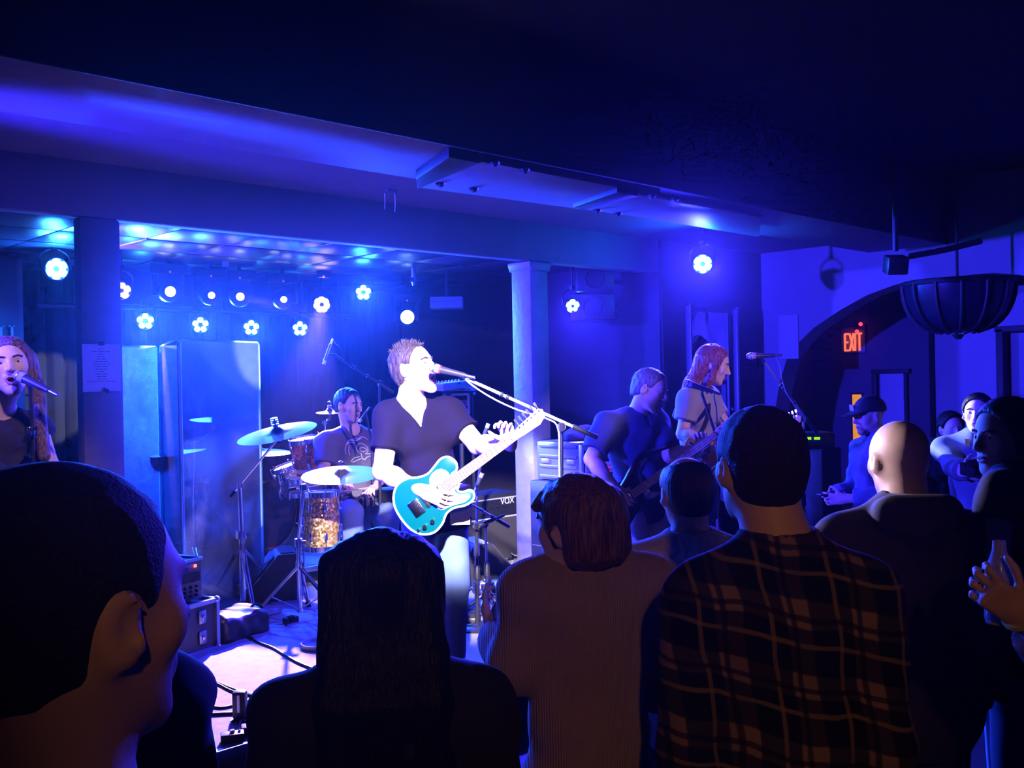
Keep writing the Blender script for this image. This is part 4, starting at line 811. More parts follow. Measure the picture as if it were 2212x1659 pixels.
def cymbal_stand(label, base, cym, ax, r, boom=None, tubes=.013, h=.36, spread=.36, rot=.3, bell=.045, stacker=False):
    t = thing('cymbal_stand', label, 'cymbal stand', base, 'cymbal stands'); tripod(t, base, h, spread, rot=rot)
    tip = cym - ax * .05; topp = boom if boom is not None else V(base[0], base[1], tip[2] - .05); j1 = V(base[0], base[1], base[2] + (topp[2] - base[2]) * .58)
    MB().cyl(base + UP * .05, j1, tubes, n=12).build('lower_tube', chrome, t); MB().cyl(j1, topp, tubes * .75, n=12).build('upper_tube', chrome, t)
    jn = MB().cyl(j1 - UP * .03, j1 + UP * .025, tubes * 1.7, n=12).box(j1 + RH * .03, (.02, .008, .012), (RH, FH, UP)).build('height_clamp', chrome, t)
    MB().cyl(topp - FH * .025, topp + FH * .025, .022, n=12).box(topp - FH * .035, (.008, .006, .022)).build('tilter', chrome, t)
    if boom is not None:
        e = nrm(tip - boom); MB().cyl(boom - e * .08, tip, .008, n=8).build('boom_arm', chrome, t); MB().cyl(boom - e * .10, boom - e * .05, .011, n=8).build('counter_grip', rubber, t)
    else: MB().cyl(topp, tip, .008, n=8).build('rod', chrome, t)
    MB().cyl(tip - ax * .03, tip + ax * .02, .014, n=10).build('cymbal_seat', plastic, t); MB().cyl(tip, cym + ax * .06, .004, n=6).build('spindle', chrome, t)
    cymbal(t, cym, ax, r, bell)
    if stacker:
        for i in range(4): MB().cyl(cym + ax * (.045 + .014 * i), cym + ax * (.053 + .014 * i), .026, n=14).build('stacker_disc', chrome, t)
def fl(px, py, d, z=ST): p = W(px, py, d); return V(p[0], p[1], z)
cymbal_stand('tall chrome boom stand holding the large tilted cymbal in front of the shield', on(526, 1312, 2, ST), W(598, 932, 6.75), nrm(UP + RH * -.16 + FH * -.20), .27, W(518, 1048, 6.75), .022, .42, .40, .2, stacker=True)
cymbal_stand('double braced chrome stand in front holding the wide flat hi hat cymbal', on(648, 1338, 2, ST), W(738, 1022, 6.6), nrm(UP + FH * -.15 + RH * .0), .265, W(656, 1052, 6.6), .015, .36, .38, .85)
cymbal_stand('boom stand with thin cyan cymbal highest behind the drum shield', fl(420, 1250, 7.9, ST), W(478, 903, 7.7), nrm(UP + RH * .03 + FH * -.05), .235, W(420, 960, 7.9), .012, .3, .3)
cymbal_stand('stand with thin cyan cymbal just above the red drum behind the shield', fl(556, 1200, 8.4, RISER), W(560, 974, 8.2), nrm(UP + RH * .05 - FH * .05), .265, None, .011, .3, .28)
cymbal_stand('stand with thin cyan cymbal nearest the left shield panel', fl(385, 1250, 7.7, ST), W(385, 975, 7.7), nrm(UP + RH * -.10 - FH * .04), .21, None, .011, .3, .28)
cymbal_stand('stand with bright pinkish cymbal behind the drummer head', fl(708, 1190, 8.5, RISER), W(712, 888, 8.5), nrm(UP - FH * .08), .115, None, .010, .3, .25, bell=.03)
# throne under the drummer
dth = W(770, 1135, 8.05); th = thing('drum_throne', 'round black drum throne under the seated drummer', 'stool', V(dth[0], dth[1], RISER)); MB().lathe(V(dth[0], dth[1], 0), UP, [(.02, .93), (.15, .93), (.165, .95), (.165, .99), (.14, 1.0), (.001, 1.0)], 24).build('seat', tolex, th); MB().cyl(V(dth[0], dth[1], RISER + .05), V(dth[0], dth[1], .94), .018).build('post', chrome, th); tripod(th, V(dth[0], dth[1], RISER), .28, .26)

# ------------------------------------------------------------------ microphones and stands
micgrey = mat('mic_body', (0.03, 0.03, 0.04), 0.4); mesh_m = mat('mic_grille', (0.55, 0.55, 0.58), 0.45, 0.8, bump=0.6, bscale=420)
def microphone(label, head, d, red=True, L=.17):
    d = nrm(d); t = thing('microphone', label, 'microphone', head - d * L); 
    MB().lathe(head, -d, [(.0005, -.026), (.012, -.023), (.021, -.012), (.0255, .004), (.0245, .022), (.021, .034)], 20).build('grille', mesh_m, t); MB().lathe(head, -d, [(.0258, .002), (.0268, .005), (.0258, .009)], 20).build('grille_band', steel, t)
    if red: MB().lathe(head, -d, [(.0215, .032), (.0222, .036), (.0215, .041)], 20).build('red_ring', mat('red_ring', (0.75, 0.02, 0.06), .5), t)
    MB().lathe(head, -d, [(.0195, .034), (.0195, .05), (.016, .10), (.0125, L), (.0005, L)], 20).build('handle', micgrey, t)
    MB().cyl(head - d * L, head - d * (L + .05), .009, n=10).build('connector', steel, t); return head - d * (L + .05)
def small_mic(label, tip, d, L=.12, r=.011):
    d = nrm(d); t = thing('microphone', label, 'microphone', tip - d * L); MB().cyl(tip, tip - d * .03, r, n=12).build('capsule', mesh_m, t); MB().cyl(tip - d * .03, tip - d * L, r * .9, n=12).build('handle', micgrey, t); MB().cyl(tip - d * L, tip - d * (L + .04), .008, n=8).build('connector', steel, t); return tip - d * (L + .04)
def cable(label, pts, r=.004, m=cablem, name='cable', grp='loose cables on stage'):
    o = MB().tube(pts, r, 6, 6).build(name, m); return tag(o, label, 'cable', grp)
def mic_stand(label, base, top, b0, b1, clip, m=plastic, rnd=False, rot=.4, boomm=None, spread=.30):
    t = thing('mic_stand', label, 'mic stand', base, 'microphone stands')
    if rnd: MB().lathe(base, UP, [(.001, .0), (.13, 0), (.135, .008), (.12, .02), (.03, .035), (.001, .036)], 28).build('round_base', m, t)
    else: tripod(t, base, .22, spread, m, rot, False)
    md = base + (top - base) * .55; MB().cyl(base + UP * .03, md, .013, n=10).build('lower_tube', m, t); MB().cyl(md, top, .009, n=10).build('upper_tube', chrome if boomm else m, t); MB().lathe(md, UP, [(.013, -.05), (.02, -.045), (.02, .03), (.012, .045)], 12).build('clutch', m, t)
    if b0 is not None:
        e = nrm(b1 - b0); MB().cyl(top - FH * .02, top + FH * .02, .022, n=12).box(top - FH * .04, (.006, .012, .02)).build('swivel', m, t)
        MB().cyl(b0, b1, .0085, n=10).build('boom_arm', boomm or m, t); MB().cyl(b1, b1 - e * .14, .013, n=10).build('counterweight', m, t)
        for f_ in (.3, .34, .55): MB().cyl(b0 + (b1 - b0) * f_, b0 + (b1 - b0) * (f_ + .02), .013, n=10).build('boom_joint', m, t)
        MB().cyl(clip, b0, .0075, n=8).build('mic_clip', m, t)
    else: MB().cyl(top, clip, .009, n=8).build('mic_clip', m, t)
    return t
# lead singer
smic_h = W(937, 795, 5.02); smic_d = nrm(W(937, 795, 5.02) - W(975, 804, 5.0)); e0 = microphone('microphone with red ring at the lead singer mouth', smic_h, smic_d)
sb = W(1213, 922, 5.05); mic_stand('long chrome boom stand reaching to the lead singer', fl(1213, 1400, 5.05), sb, W(990, 810, 5.0), W(1290, 945, 5.08), e0, plastic, False, .9, mat('bright_boom', (.6, .6, .66), .4, .4))
cable('white microphone cable sagging under the lead singer boom', [e0, W(1008, 822, 5.0), W(1060, 858, 5.0), W(1120, 886, 5.02), W(1180, 904, 5.04), W(1205, 925, 5.04), W(1208, 1000, 5.04), W(1210, 1150, 5.05)], .0042, mat('pale_cable', (0.62, .6, .66), .5))
# woman singer at left
wm = W(42, 812, 4.18); e1 = microphone('microphone in front of the woman singer face at far left', wm, nrm(W(42, 812, 4.18) - W(66, 824, 4.16)), False)
mic_stand('dark mic stand of the woman singer at far left', fl(80, 1500, 4.2), W(70, 905, 4.2), None, None, W(64, 826, 4.17), plastic, True)
MB_ = thing('mic_stand_joint', 'small hinged boom joint clamped on the woman singer mic stand', 'clamp', W(70, 935, 4.19)); MB().cyl(W(50, 955, 4.19), W(66, 928, 4.19), .008, n=8).build('arm', plastic, MB_); MB().box(W(69, 932, 4.19), (.018, .018, .02)).build('clamp', chrome, MB_, bevel=.004)
# bass player and guitarist
bm_h = W(1484, 828, 6.3); bm_d = nrm(W(1484, 828, 6.3) - W(1530, 843, 6.28)); e2 = microphone('cyan lit microphone in front of the long haired guitarist chest', bm_h, bm_d, False)
mic_stand('straight dark stand under the cyan lit microphone', fl(1556, 1500, 6.25), W(1553, 960, 6.25), None, None, W(1516, 850, 6.28), plastic, False, .2)
cable('cable falling from the cyan lit microphone', [e2, W(1542, 852, 6.25), W(1548, 890, 6.24), W(1550, 960, 6.24), W(1556, 1100, 6.24)], .004)
gm_h = W(1620, 769, 6.9); e3 = microphone('microphone pointing at the guitarist near the blue wall', gm_h, nrm(W(1620, 769, 6.9) - W(1660, 768, 6.9)), True)
mic_stand('angled boom stand right of the long haired guitarist', fl(1735, 1300, 7.0), W(1735, 905, 7.0), W(1652, 783, 6.92), W(1766, 938, 7.02), W(1645, 772, 6.9), plastic, False, .5, mat('boom_grey', (.3, .3, .34), .35, .7))
cable('pale cable looping down the guitarist boom stand', [e3, W(1676, 768, 6.9), W(1684, 790, 6.92), W(1690, 822, 6.93), W(1700, 850, 6.95), W(1735, 905, 6.99)], .004, greycable)
# drum mics
o1 = small_mic('slim overhead drum microphone left of the lead singer head', W(699, 787, 7.3), nrm(W(699, 787, 7.3) - W(714, 745, 7.3)), .16, .013)
mic_stand('dark overhead boom stand over the drum kit', fl(822, 1250, 7.7, RISER), W(820, 828, 7.6), W(720, 765, 7.35), W(850, 848, 7.65), W(707, 766, 7.3), plastic, False, .1)
cable('cable looping off the overhead drum microphone', [o1, W(724, 742, 7.3), W(735, 752, 7.32), W(743, 775, 7.35), W(752, 783, 7.4)], .0035)
s1 = small_mic('short blue lit microphone by the drummer chin', W(776, 912, 7.6), nrm(W(776, 912, 7.6) - W(795, 884, 7.6)), .1, .012); cable('thin cable arching over the microphone by the drummer chin', [s1, W(800, 880, 7.6), W(808, 890, 7.6), W(809, 930, 7.62), W(806, 1000, 7.65)], .0035)
mic_stand('low stand of the microphone by the drummer chin', fl(806, 1250, 7.68, RISER), W(804, 960, 7.65), None, None, W(790, 892, 7.6), plastic)
small_mic('small tom microphone clipped on the rack tom rim', W(616, 1045, 7.7), nrm(W(616, 1045, 7.7) - W(608, 1015, 7.68)), .09, .014)
# guitar amp mics behind the lead singer
small_mic('microphone with white tip in front of the dark amplifier', W(1042, 1022, 6.4), nrm(W(1046, 1020, 6.4) - W(1030, 1058, 6.4)), .1, .014)
mic_stand('low black boom stand crossing in front of the dark amplifier', fl(1055, 1290, 6.4), W(1048, 1132, 6.4), W(1010, 1085, 6.35), W(1100, 1138, 6.42), W(1008, 1084, 6.34), plastic, False, .6, mat('boom_grey'))
mic_stand('second low black stand with blue tipped arm by the amplifier', fl(1030, 1300, 6.3), W(1030, 1135, 6.3), W(1088, 1114, 6.3), W(1022, 1140, 6.3), W(1090, 1113, 6.3), plastic, True)
e5 = small_mic('silver blue microphone pointing up behind the guitar neck', W(1055, 915, 6.5), nrm(W(1055, 915, 6.5) - W(1046, 940, 6.5)), .11, .013)
mic_stand('thin stand holding the silver blue microphone behind the guitar neck', fl(1028, 1280, 6.55), W(1030, 1060, 6.55), None, None, W(1047, 938, 6.5), steel)

# ------------------------------------------------------------------ amplifiers, cases, keyboards
alum = mat('aluminium_trim', (0.62, 0.62, 0.66), 0.35, 0.85); lam = mat('case_laminate', (0.03, 0.03, 0.045), 0.45, noise=0.2)
def case(t, o, ex, ey, w, d, h, latches=2, m=lam):
    """flight case: front-right-bottom corner at o, width along -ex, depth along ey"""
    c = o - ex * w / 2 + ey * d / 2 + UP * h / 2; MB().box(c, (w / 2 - .004, d / 2 - .004, h / 2 - .004), (ex, ey, UP)).build('case_body', m, t)
    for sx in (0, 1):
        for sy in (0, 1): MB().box(o - ex * w * sx + ey * d * sy + UP * h / 2, (.012, .012, h / 2 + .001), (ex, ey, UP)).build('edge_trim', alum, t)
    for z in (0, h):
        for sy in (0, 1): MB().box(o - ex * w / 2 + ey * d * sy + UP * z, (w / 2, .012, .012), (ex, ey, UP)).build('edge_trim', alum, t)
        for sx in (0, 1): MB().box(o - ex * w * sx + ey * d / 2 + UP * z, (.012, d / 2, .012), (ex, ey, UP)).build('edge_trim', alum, t)
        for sx in (0, 1):
            for sy in (0, 1): MB().ball(o - ex * w * sx + ey * d * sy + UP * z, .022, 10).build('ball_corner', alum, t)
    for i in range(latches):
        q = o - ex * (.12) - ey * .004 + UP * h * (.30 + .42 * i); l = MB().box(q, (.028, .004, .038), (ex, ey, UP)).build('latch_plate', steel, t, bevel=.003); MB().box(q - ey * .008, (.012, .006, .016), (ex, ey, UP)).build('latch', chrome, l, bevel=.003)
co = on(470, 1397, 2, ST); ex = nrm(V(.95, .30, 0)); ey = V(-ex[1], ex[0], 0)
t = thing('flight_case', 'black flight case with aluminium edges beside the left column', 'case', co); case(t, co, ex, ey, .50, .42, .285, 2)
uo = co + UP * .30 - ex * .055 + ey * .06; t = thing('mixer_rack', 'rack mixer with red light standing on the flight case', 'mixer', uo); uw, ud, uh = .42, .32, .235
MB().box(uo - ex * uw / 2 + ey * ud / 2 + UP * uh / 2, (uw / 2, ud / 2, uh / 2), (ex, ey, UP)).build('chassis', mat('chassis_blue_grey', (0.10, .10, .14), .45), t, bevel=.006)
for sx in (0, 1): MB().box(uo - ex * uw * sx + ey * ud / 2 + UP * (uh + .004), (.012, ud / 2, .008), (ex, ey, UP)).build('rail', alum, t)
for sy in (0, 1): MB().box(uo - ex * uw / 2 + ey * ud * sy + UP * (uh + .004), (uw / 2, .012, .008), (ex, ey, UP)).build('rail', alum, t)
MB().box(uo - ex * (uw / 2) - ey * .003 + UP * uh * .58, (uw / 2 - .02, .004, .026), (ex, ey, UP)).build('dark_slot', black, t)
MB().box(uo - ex * .055 - ey * .004 + UP * uh * .86, (.008, .004, .008), (ex, ey, UP)).build('red_light', emis('mixer_red', (1, .12, .10), 4), t); MB().box(uo - ex * .13 - ey * .006 + UP * uh * .80, (.014, .006, .012), (ex, ey, UP)).build('switch', plastic, t)
for r_ in range(3):
    for i in range(8): q = uo - ex * (.05 + .045 * i) - ey * .0 + UP * uh * (.12 + .11 * r_); MB().cyl(q, q - ey * .016, .009, .007, 10).build('knob', plastic, t)
# bass rig
co = W(1257, 1043, 7.3); X_, Y_ = V(1, 0, 0), V(0, 1, 0); zc = co[2]; hh = W(1257, 956, 7.3)[2] - zc
bx0 = V(co[0], co[1], zc); t = thing('amp_rack', 'moulded blue grey rack case with amplifier knobs behind the bass player', 'amplifier', bx0)
mold = mat('moulded_case', (0.10, .11, .16), .35, coat=.3); MB().bb(bx0, bx0 + V(.52, .46, hh)).build('shell', mold, t, bevel=.02)
for z in (.10, .36, .62, .88): MB().bb(bx0 + V(-.012, .04, hh * z - .012), bx0 + V(.004, .42, hh * z + .012)).build('moulded_rib', mold, t, bevel=.005)
for y in (.10, .36): MB().bb(bx0 + V(-.016, y - .035, hh * .44), bx0 + V(.004, y + .035, hh * .56)).build('latch', alum, t, bevel=.004)
for z in (0, hh - .02): MB().bb(bx0 + V(-.006, -.006, z), bx0 + V(.526, .02, z + .02)).build('front_rim', alum, t, bevel=.003)
MB().bb(bx0 + V(-.006, -.006, 0), bx0 + V(.02, .02, hh)).build('front_rim', alum, t, bevel=.003)
MB().bb(bx0 + V(.03, -.004, .02), bx0 + V(.49, .01, hh - .02)).build('bay', black, t)
MB().bb(bx0 + V(.035, -.012, hh * .18), bx0 + V(.485, .0, hh * .46)).build('amp_panel', mat('pinkish_panel', (0.62, .46, .42), .4, .3), t, bevel=.003)
for i in range(7): q = bx0 + V(.09 + .05 * i, -.012, hh * .27); MB().cyl(q, q - Y_ * .02, .013, .010, 12).build('knob', plastic if i < 4 else mat('red_knob', (.6, .04, .05), .4), t)
for i in range(3): q = bx0 + V(.26 + .055 * i, -.012, hh * .38); MB().ball(q, .012, 8).build('indicator', mat('red_knob'), t)
MB().bb(bx0 + V(.035, -.010, hh * .55), bx0 + V(.485, .0, hh * .74)).build('tuner_panel', plastic, t)
for i in range(2):
    for j in range(3): q = bx0 + V(.10 + .03 * i, -.012, hh * (.59 + .05 * j)); MB().box(q, (.009, .002, .003)).build('segment', mat('grey_print', (.5, .5, .5), .5), t)
MB().box(bx0 + V(.19, -.012, hh * .65), (.012, .002, .018)).build('display', emis('orange_display', (1, .25, .12), 1.2), t)
cb = V(bx0[0] - .05, bx0[1] - .03, ST); t = thing('bass_cabinet', 'tall dark bass speaker cabinet under the moulded rack case', 'speaker', cb); cw, cd_, ch = .62, .52, zc - ST - .004
MB().bb(cb, cb + V(cw, cd_, ch)).build('cabinet', tolex, t, bevel=.012); MB().bb(cb + V(.03, -.006, .04), cb + V(cw - .03, .01, ch - .05)).build('grille', gcloth, t)
for x in (0, cw):
    for z in (0, ch): MB().ball(cb + V(x, 0, z), .028, 10).build('metal_corner', alum, t)
MB().bb(cb + V(-.008, .12, ch * .62), cb + V(.004, .40, ch * .72)).build('side_handle', plastic, t, bevel=.005); MB().bb(cb + V(-.003, .02, ch * .38), cb + V(.0, .5, ch * .388)).build('side_line', alum, t)
q = bx0 + V(.3, .2, hh); o = Field(q - V(.25, .2, .05), q + V(.25, .2, .16), .012); 
for i in range(5): o.ell(q + V(-.16 + .08 * i, .03 * math.sin(i * 2), .02 + .02 * (i % 3)), (X_, Y_, UP), (.08, .09, .045 + .012 * (i % 2)), .03)
o.wrinkle(.01, 40, 4); o.cut(q, -UP); tag(o.mesh('jacket', mat('dark_cloth', (.04, .04, .05), .9)), 'crumpled dark cloth lying on the moulded rack case', 'cloth')
# guitar combos behind the lead singer
p0, p1 = on(1028, 1044, 1, 6.1), on(1122, 1060, 1, 6.1); t = thing('guitar_amp', 'black combo guitar amplifier in the dark left of the pale column', 'amplifier', V((p0[0] + p1[0]) / 2, 6.1, ST))
lo_, hi_ = V(p0[0] - .15, 6.1, ST), V(p1[0], 6.42, p1[2]); MB().bb(lo_, hi_).build('cabinet', tolex, t, bevel=.012); gz = lo_[2] + (hi_[2] - lo_[2]) * .66
MB().bb((lo_[0] + .03, 6.09, lo_[2] + .05), (hi_[0] - .03, 6.11, gz)).build('grille', gcloth, t); MB().bb((lo_[0] + .03, 6.088, gz + .02), (hi_[0] - .03, 6.11, hi_[2] - .05)).build('control_panel', black, t)
MB().bb((lo_[0] + .02, 6.085, gz), (hi_[0] - .02, 6.105, gz + .012)).build('piping', mat('grey_print'), t); MB().bb((lo_[0] + .02, 6.085, hi_[2] - .045), (hi_[0] - .02, 6.105, hi_[2] - .036)).build('piping', mat('grey_print'), t)
def lettering(s, o, ex, ey, size, m, parent, nm='lettering', th=.002):
    cu = bpy.data.curves.new(nm, 'FONT'); cu.body = s; cu.size = size; cu.extrude = th; cu.align_x = 'CENTER'; cu.align_y = 'CENTER'; cu.materials.append(m)
    tmp = bpy.data.objects.new(nm, cu); me = bpy.data.meshes.new_from_object(tmp); bpy.data.objects.remove(tmp); ob = bpy.data.objects.new(nm, me); COL.objects.link(ob); ez = np.cross(ex, ey); ob.parent = parent
    ob.matrix_parent_inverse = Matrix.Translation(-Vector(parent.location)) if parent.type == 'EMPTY' else Matrix.Identity(4)
    ob.matrix_basis = Matrix(((ex[0], ey[0], ez[0], o[0]), (ex[1], ey[1], ez[1], o[1]), (ex[2], ey[2], ez[2], o[2]), (0, 0, 0, 1))); return ob
q = on(1096, 1082, 1, 6.084); lettering('VOX', q, X_, UP, .075, whitel, t)
for i in range(6): q = V(lo_[0] + .1 + .07 * i, 6.088, (gz + hi_[2]) / 2); MB().cyl(q, q - Y_ * .018, .012, n=10).build('knob', plastic, t)
t = thing('guitar_amp', 'second dark amplifier head stack farther left behind the lead singer', 'amplifier', V(lo_[0] - .35, 6.25, ST)); l2 = V(lo_[0] - .62, 6.22, ST); h2 = V(lo_[0] - .04, 6.5, ST + .72)
MB().bb(l2, h2).build('cabinet', tolex, t, bevel=.012); MB().bb((l2[0] + .03, 6.21, l2[2] + .05), (h2[0] - .03, 6.23, h2[2] - .2)).build('grille', gcloth, t); MB().bb((l2[0] + .03, 6.21, h2[2] - .16), (h2[0] - .03, 6.23, h2[2] - .04)).build('control_panel', black, t); MB().box(V(h2[0] - .14, 6.205, h2[2] - .1), (.05, .003, .02)).build('badge', mat('grey_print'), t)
# keyboards
ka, kb = W(934, 838, 8.15), W(1006, 829, 8.75); kx = nrm(kb - ka); ky = nrm(np.cross(UP, kx)); kz = np.cross(kx, ky); L = np.linalg.norm(kb - ka); ky = -ky if np.dot(ky, -FH) < 0 else ky
t = thing('synthesizer', 'pale cyan lit synthesizer on top of the keyboard stand', 'keyboard', ka); kc_ = (ka + kb) / 2
MB().box(kc_, (L / 2, .10, .028), (kx, ky, kz)).build('case', mat('pale_silver', (.62, .66, .68), .35, .3), t, bevel=.006)
for i in range(9): q = kc_ + kx * (-L / 2 + .06 + i * L / 10) + kz * .028 - ky * .03; MB().cyl(q, q + kz * .018, .011, .009, 10).build('knob', whitep, t)
for i in range(18): MB().box(kc_ + kx * (-L / 2 + .04 + i * (L - .08) / 17) + ky * .06 + kz * .030, (L / 40, .035, .004), (kx, ky, kz)).build('key', whitep, t)
for px, py in ((971, 831), (993, 828)): q = W(px, py, 8.4); MB().cyl(q - FH * .02 - ky * .0, q - FH * .035, .007, n=8).build('end_jack', plastic, t)
q0 = W(972, 846, 8.5); e_ = RH; t = thing('stage_piano', 'white wedge sided keyboard under the synthesizer', 'keyboard', q0)
def sx(px, py): p = W(px, py, 8.5) - q0; return (np.dot(p, RH), p[2])
MB().prism([sx(968, 846), sx(1024, 846), sx(1024, 835), sx(1004, 834), sx(985, 841)], V(q0[0], q0[1], q0[2]), RH, UP, FH, 1.0).build('case', whitep, t, bevel=.004)
for px in (997, 1001, 1005, 1011, 1014): p = W(px, 841, 8.49); MB().box(p, (.006 if px < 1009 else .008, .002, .007), (RH, FH, UP)).build('print_mark', ink, t)
t = thing('keyboard_stand', 'dark tubular stand under the two keyboards', 'stand', fl(1000, 1100, 8.6, ST))
for px in (960, 1020):
    for dd in (8.5, 9.3): MB().cyl(fl(px, 850, dd, ST), W(px, 849, dd), .014, n=8).build('leg', plastic, t)
for dd in (8.5, 9.3): MB().cyl(W(955, 849, dd), W(1028, 848, dd), .014, n=8).build('crossbar', plastic, t)
MB().ball(W(1024, 850, 8.48), .014, 8).build('end_cap', mat('cyan_cap', (.4, .8, .9), .3), t)
t = thing('effects_rack', 'small open rack with white plate under the keyboards', 'rack', W(1000, 895, 8.45)); a_, b_ = W(978, 852, 8.45), W(1014, 893, 8.45)
cN = (a_ + b_) / 2; hw_, hh_ = abs(np.dot(b_ - a_, RH)) / 2, abs(a_[2] - b_[2]) / 2
for s_ in (-1, 1): MB().box(cN + RH * s_ * hw_, (.009, .15, hh_), (RH, FH, UP)).build('side_post', alum, t); MB().box(cN + UP * s_ * hh_, (hw_, .15, .008), (RH, FH, UP)).build('shelf', alum, t)
MB().box(cN + FH * .05, (hw_ - .01, .1, hh_ - .01), (RH, FH, UP)).build('unit', black, t); pl = MB().box(cN - FH * .055 + UP * .01 + RH * .0, (hw_ * .8, .004, .024), (RH, FH, UP)).build('plate', mat('pale_plate', (.5, .52, .62), .4, .3), t)
lettering('44', cN - FH * .061 + UP * .01 + RH * .03, RH, UP, .045, ink, t)
MB().cyl(fl(996, 900, 8.5, ST), V(cN[0], cN[1], cN[2] - hh_), .02).box(fl(996, 900, 8.5, ST + .02), (.16, .16, .02)).build('pedestal', plastic, t)
# floor wedges
def wedge(label, c, f, w=.42, top=None):
    f = nrm(f); x = np.cross(f, UP); t = thing('stage_monitor', label, 'speaker', c, 'floor monitor wedges'); prof = [(-.18, 0), (.20, 0), (.22, .05), (-.02, .34), (-.16, .34), (-.20, .26)]
    MB().prism(prof, c - x * w / 2, f, UP, x, w).build('cabinet', tolex, t, bevel=.008); n_ = nrm(f * .29 + UP * .24); q = c + f * .10 + UP * .195 + n_ * .008; e = nrm(np.cross(x, n_)); MB().box(q, (w / 2 - .03, .16, .006), (x, e, n_)).build('grille', gcloth, t, bevel=.004)
    MB().box(c - f * .09 + UP * .345, (w / 2 - .02, .05, .004), (x, f, UP)).build('top_plate', top or plastic, t)
wedge('black floor monitor wedge below the drum riser edge', on(592, 1290, 2, ST), nrm(-FH * .3 + RH * -.9), .34)
wedge('floor monitor wedge with bright lit top right of the lead singer legs', on(1052, 1262, 2, ST), nrm(RH * .8 + FH * .3), .36, mat('lit_top_plate', (.5, .5, .5), .6))  # top plate coloured pale to look lit
# soft black bag
q = on(505, 1372, 2, ST); F = Field(q - V(.35, .35, .02), q + V(.35, .35, .3), .010); bx = nrm(V(.9, .25, 0)); by = V(-bx[1], bx[0], 0)
F.box(q + UP * .07, (bx, by, UP), (.16, .10, .05), .03, .02); F.ell(q + UP * .12 - bx * .08, (bx, by, UP), (.12, .1, .05), .03); F.wrinkle(.010, 48, 8, 7); F.cut(q + UP * .001, -UP)
t = thing('bag', 'slumped black bag with handle on the stage carpet beside the flight case', 'bag', q); F.mesh('bag_body', mat('bag_nylon', (.02, .018, .025), .4), t); MB().tube([q + bx * .10 - by * .03 + UP * .12, q + bx * .14 - by * .04 + UP * .17, q + bx * .20 - by * .05 + UP * .14, q + bx * .21 - by * .05 + UP * .05], .008, 6, 4).build('handle', rubber, t)
q = on(690, 1397, 2, ST); t = tag(MB().lathe(q, UP, [(.10, .0), (.108, .004), (.11, .028), (.104, .028), (.10, .008), (.001, .006)], 32).build('round_dish', mat('clear_plastic', (.5, .6, .7), .15, .1)), 'shallow pale round dish on the carpet behind the dark haired woman', 'dish')
q = on(628, 1345, 2, ST); t = tag(MB().ball(q + UP * .025, .032, 12, None, (1.2, .8, .8)).box(q + UP * .02, (.05, .02, .018)).build('foot_switch', rubber), 'small black lump beside the hi hat stand foot', 'pedal')

# ------------------------------------------------------------------ guitars
def smooth_outline(P, n=3):
    Q = [V(*p) for p in P]; out = []; N = len(Q)
    for i in range(N):
        a, b, c, d = Q[i - 1], Q[i], Q[(i + 1) % N], Q[(i + 2) % N]
        for j in range(n): t = j / n; out.append(tuple(0.5 * ((2 * b) + (c - a) * t + (2 * a - 5 * b + 4 * c - d) * t * t + (3 * b - a - 3 * c + d) * t ** 3)))
    return out
TELE = [(-.10, 0), (-.092, .07), (-.06, .125), (-.01, .155), (.05, .15), (.10, .122), (.15, .108), (.20, .118), (.25, .13), (.29, .115), (.305, .07), (.285, .036), (.25, .03), (.25, -.03), (.228, -.05), (.24, -.072), (.275, -.085), (.29, -.105), (.27, -.135), (.22, -.138), (.16, -.114), (.11, -.115), (.06, -.145), (0, -.155), (-.055, -.128), (-.09, -.075)]
PG = [(.24, .03), (.24, .062), (.21, .095), (.15, .088), (.12, .04), (.10, .02), (.09, -.04), (.10, -.085), (.16, -.10), (.22, -.122), (.262, -.118), (.262, -.098), (.225, -.075), (.215, -.045), (.24, -.03)]
STRATB = [(-.12, 0), (-.11, .07), (-.07, .125), (0, .15), (.07, .13), (.13, .105), (.20, .11), (.28, .135), (.345, .13), (.335, .105), (.28, .075), (.25, .035), (.25, -.03), (.27, -.06), (.30, -.09), (.27, -.12), (.20, -.115), (.13, -.10), (.06, -.125), (-.01, -.155), (-.08, -.135), (-.115, -.075)]
LP = [(-.11, 0), (-.10, .075), (-.06, .135), (0, .16), (.06, .145), (.11, .11), (.16, .10), (.22, .11), (.27, .095), (.29, .05), (.27, .03), (.26, -.03), (.225, -.055), (.25, -.08), (.25, -.115), (.20, -.12), (.14, -.105), (.09, -.115), (.04, -.15), (-.02, -.16), (-.075, -.13), (-.105, -.07)]
maple = mat('maple_neck', (0.55, 0.36, 0.20), 0.4, noise=0.1); rosew = mat('rosewood', (0.10, 0.05, 0.035), 0.5); stringm = mat('string_steel', (.75, .74, .72), .25, 1.0)
